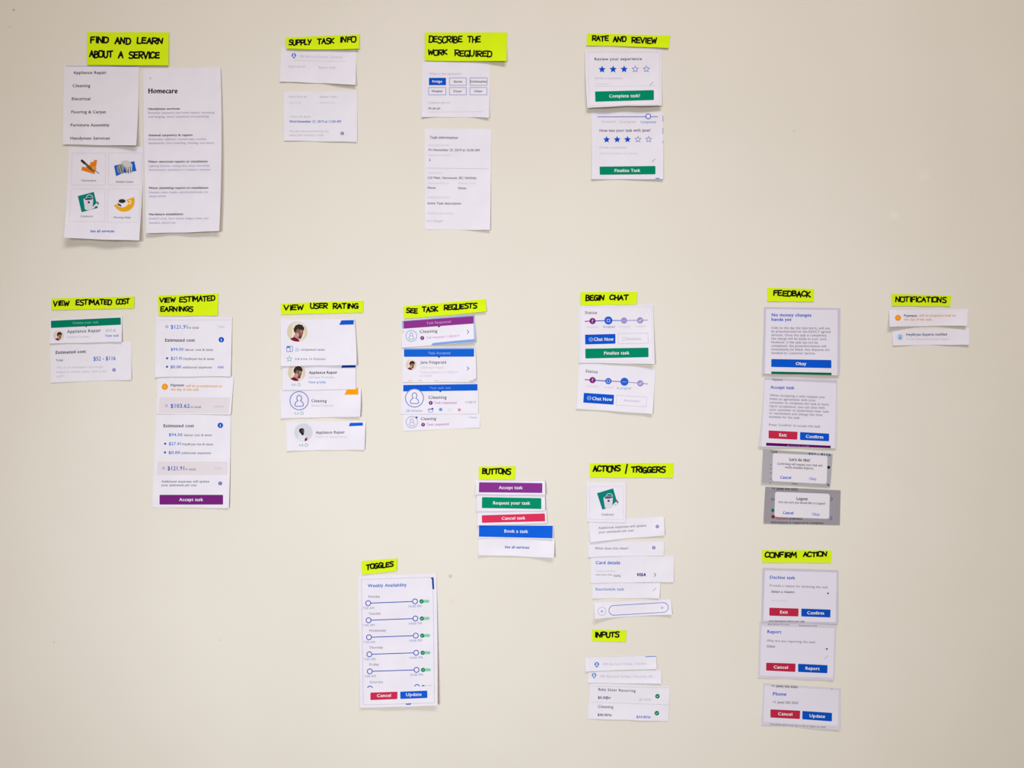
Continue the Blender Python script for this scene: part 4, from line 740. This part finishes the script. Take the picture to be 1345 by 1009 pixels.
# ================================================================== TOGGLES
note('small tilted yellow sticky note reading TOGGLES', ((474.6, 737.3), (521.6, 733.6), (521.1, 749.8), (475.8, 755)), NL, [('TOGGLES', 480.6, 518.2, 740.6, 8.4, -3.8)], wd=2.0, base=1.0)
s = card('tall white paper headed Weekly Availability with blue sliders and green toggles', ((470.6, 757.3), (573.1, 753.4), (574.7, 926.8), (473.2, 929.6)), (.2, .1, .4, .8, .1, 3.0, 3.6, 4.2, 6.0), (0, .6, .4, 0))
frame(s, ((474.6, 761.2), (568.6, 758.2), (570.6, 923.4), (477, 926.2)), (216, 210, 226), .9)
s.poly('corner_mark', [(565.8, 759.2), (569.4, 758.4), (570.4, 774), (568, 774.2), (567.2, 760.6), (565.6, 760.2)], (20, 62, 150))
s.text('Weekly Availability', 483.1, 534.1, 771.6, (60, 108, 206), 4.1, -1.2, .01)
for i, nm in enumerate(('Monday', 'Tuesday', 'Wednesday', 'Thursday', 'Friday')):
    lx, ly = 483.6+.52*i, 792.5+22.38*i; rx, ry = 545.1+.5*i, 790.1+22.5*i
    s.text(nm, 483.8+.4*i, (499.2, 500, 507, 503, 497.8)[i], 785.4+22.3*i, (150, 140, 154), 3, -.3)
    s.stroke('slider_line', [[(lx, ly), (rx, ry)]], 1.1, (52, 86, 190), 1.4, caps=False)
    for x, y in ((lx, ly), (rx, ry)):
        o = s.disc('slider_knob', x, y, 3.0, WHITE, 2.0); s.ring('knob_ring', x, y, 3.2, 1.2, (76, 100, 190), 2.8, o)
    s.text('7:00 AM', lx-7.3, lx+7.8, ly+8, (158, 168, 206), 3, -.2); s.text('10:00 PM', rx-8.4, rx+8.3, ry+8.1, (150, 164, 206), 3, -.3)
    o = s.stroke('toggle', [[(rx+10, ry), (rx+17, ry-.2)]], 4.2, (150, 214, 186), 1.4); s.disc('toggle_knob', rx+8.5, ry, 2.8, (0, 126, 84), 2.6, o); s.text('Yes', rx+12.4, rx+17.4, ry+1, (104, 184, 150), 2.4, lvl=2.4, parent=o)
    s.stroke('icon_mark', [[(rx+7.4, ry), (rx+8.2, ry+.9), (rx+9.7, ry-.9)]], .6, (180, 226, 205), 3.4, o)
s.text('Saturday', 485.6, 503.2, 897.6, (170, 160, 172), 2.9, -.3)
s.ring('slider_knob', 485.9, 904.6, 3.2, 1.2, (76, 100, 190), 2, a0=195, a1=345, n=12); s.ring('slider_knob', 547.7, 902.6, 3.2, 1.2, (76, 100, 190), 2, a0=195, a1=345, n=12)
s.stroke('toggle', [[(559, 900.8), (566.6, 900.4)]], 1.2, (190, 222, 208), 1.4); s.poly('toggle_knob', [(553.4, 901.6), (554.6, 900.1), (556.8, 900), (558.2, 901.4)], (0, 110, 78), 2.4)
s.button(((486.5, 909.9), (522.1, 908.7), (521.9, 918.5), (486.5, 919.8)), (206, 44, 84), 'Cancel', 495.1, 513.5, 915.9, 3.9, -.4); s.button(((525.6, 908.7), (561.2, 907.3), (561.4, 917), (525.8, 918.3)), (16, 90, 212), 'Update', 533.3, 553.7, 914.6, 3.9, -.5)
s.poly('print_scrap', [(532.2, 924.4), (540.9, 924), (539, 925.8), (534, 926)], (70, 96, 180))
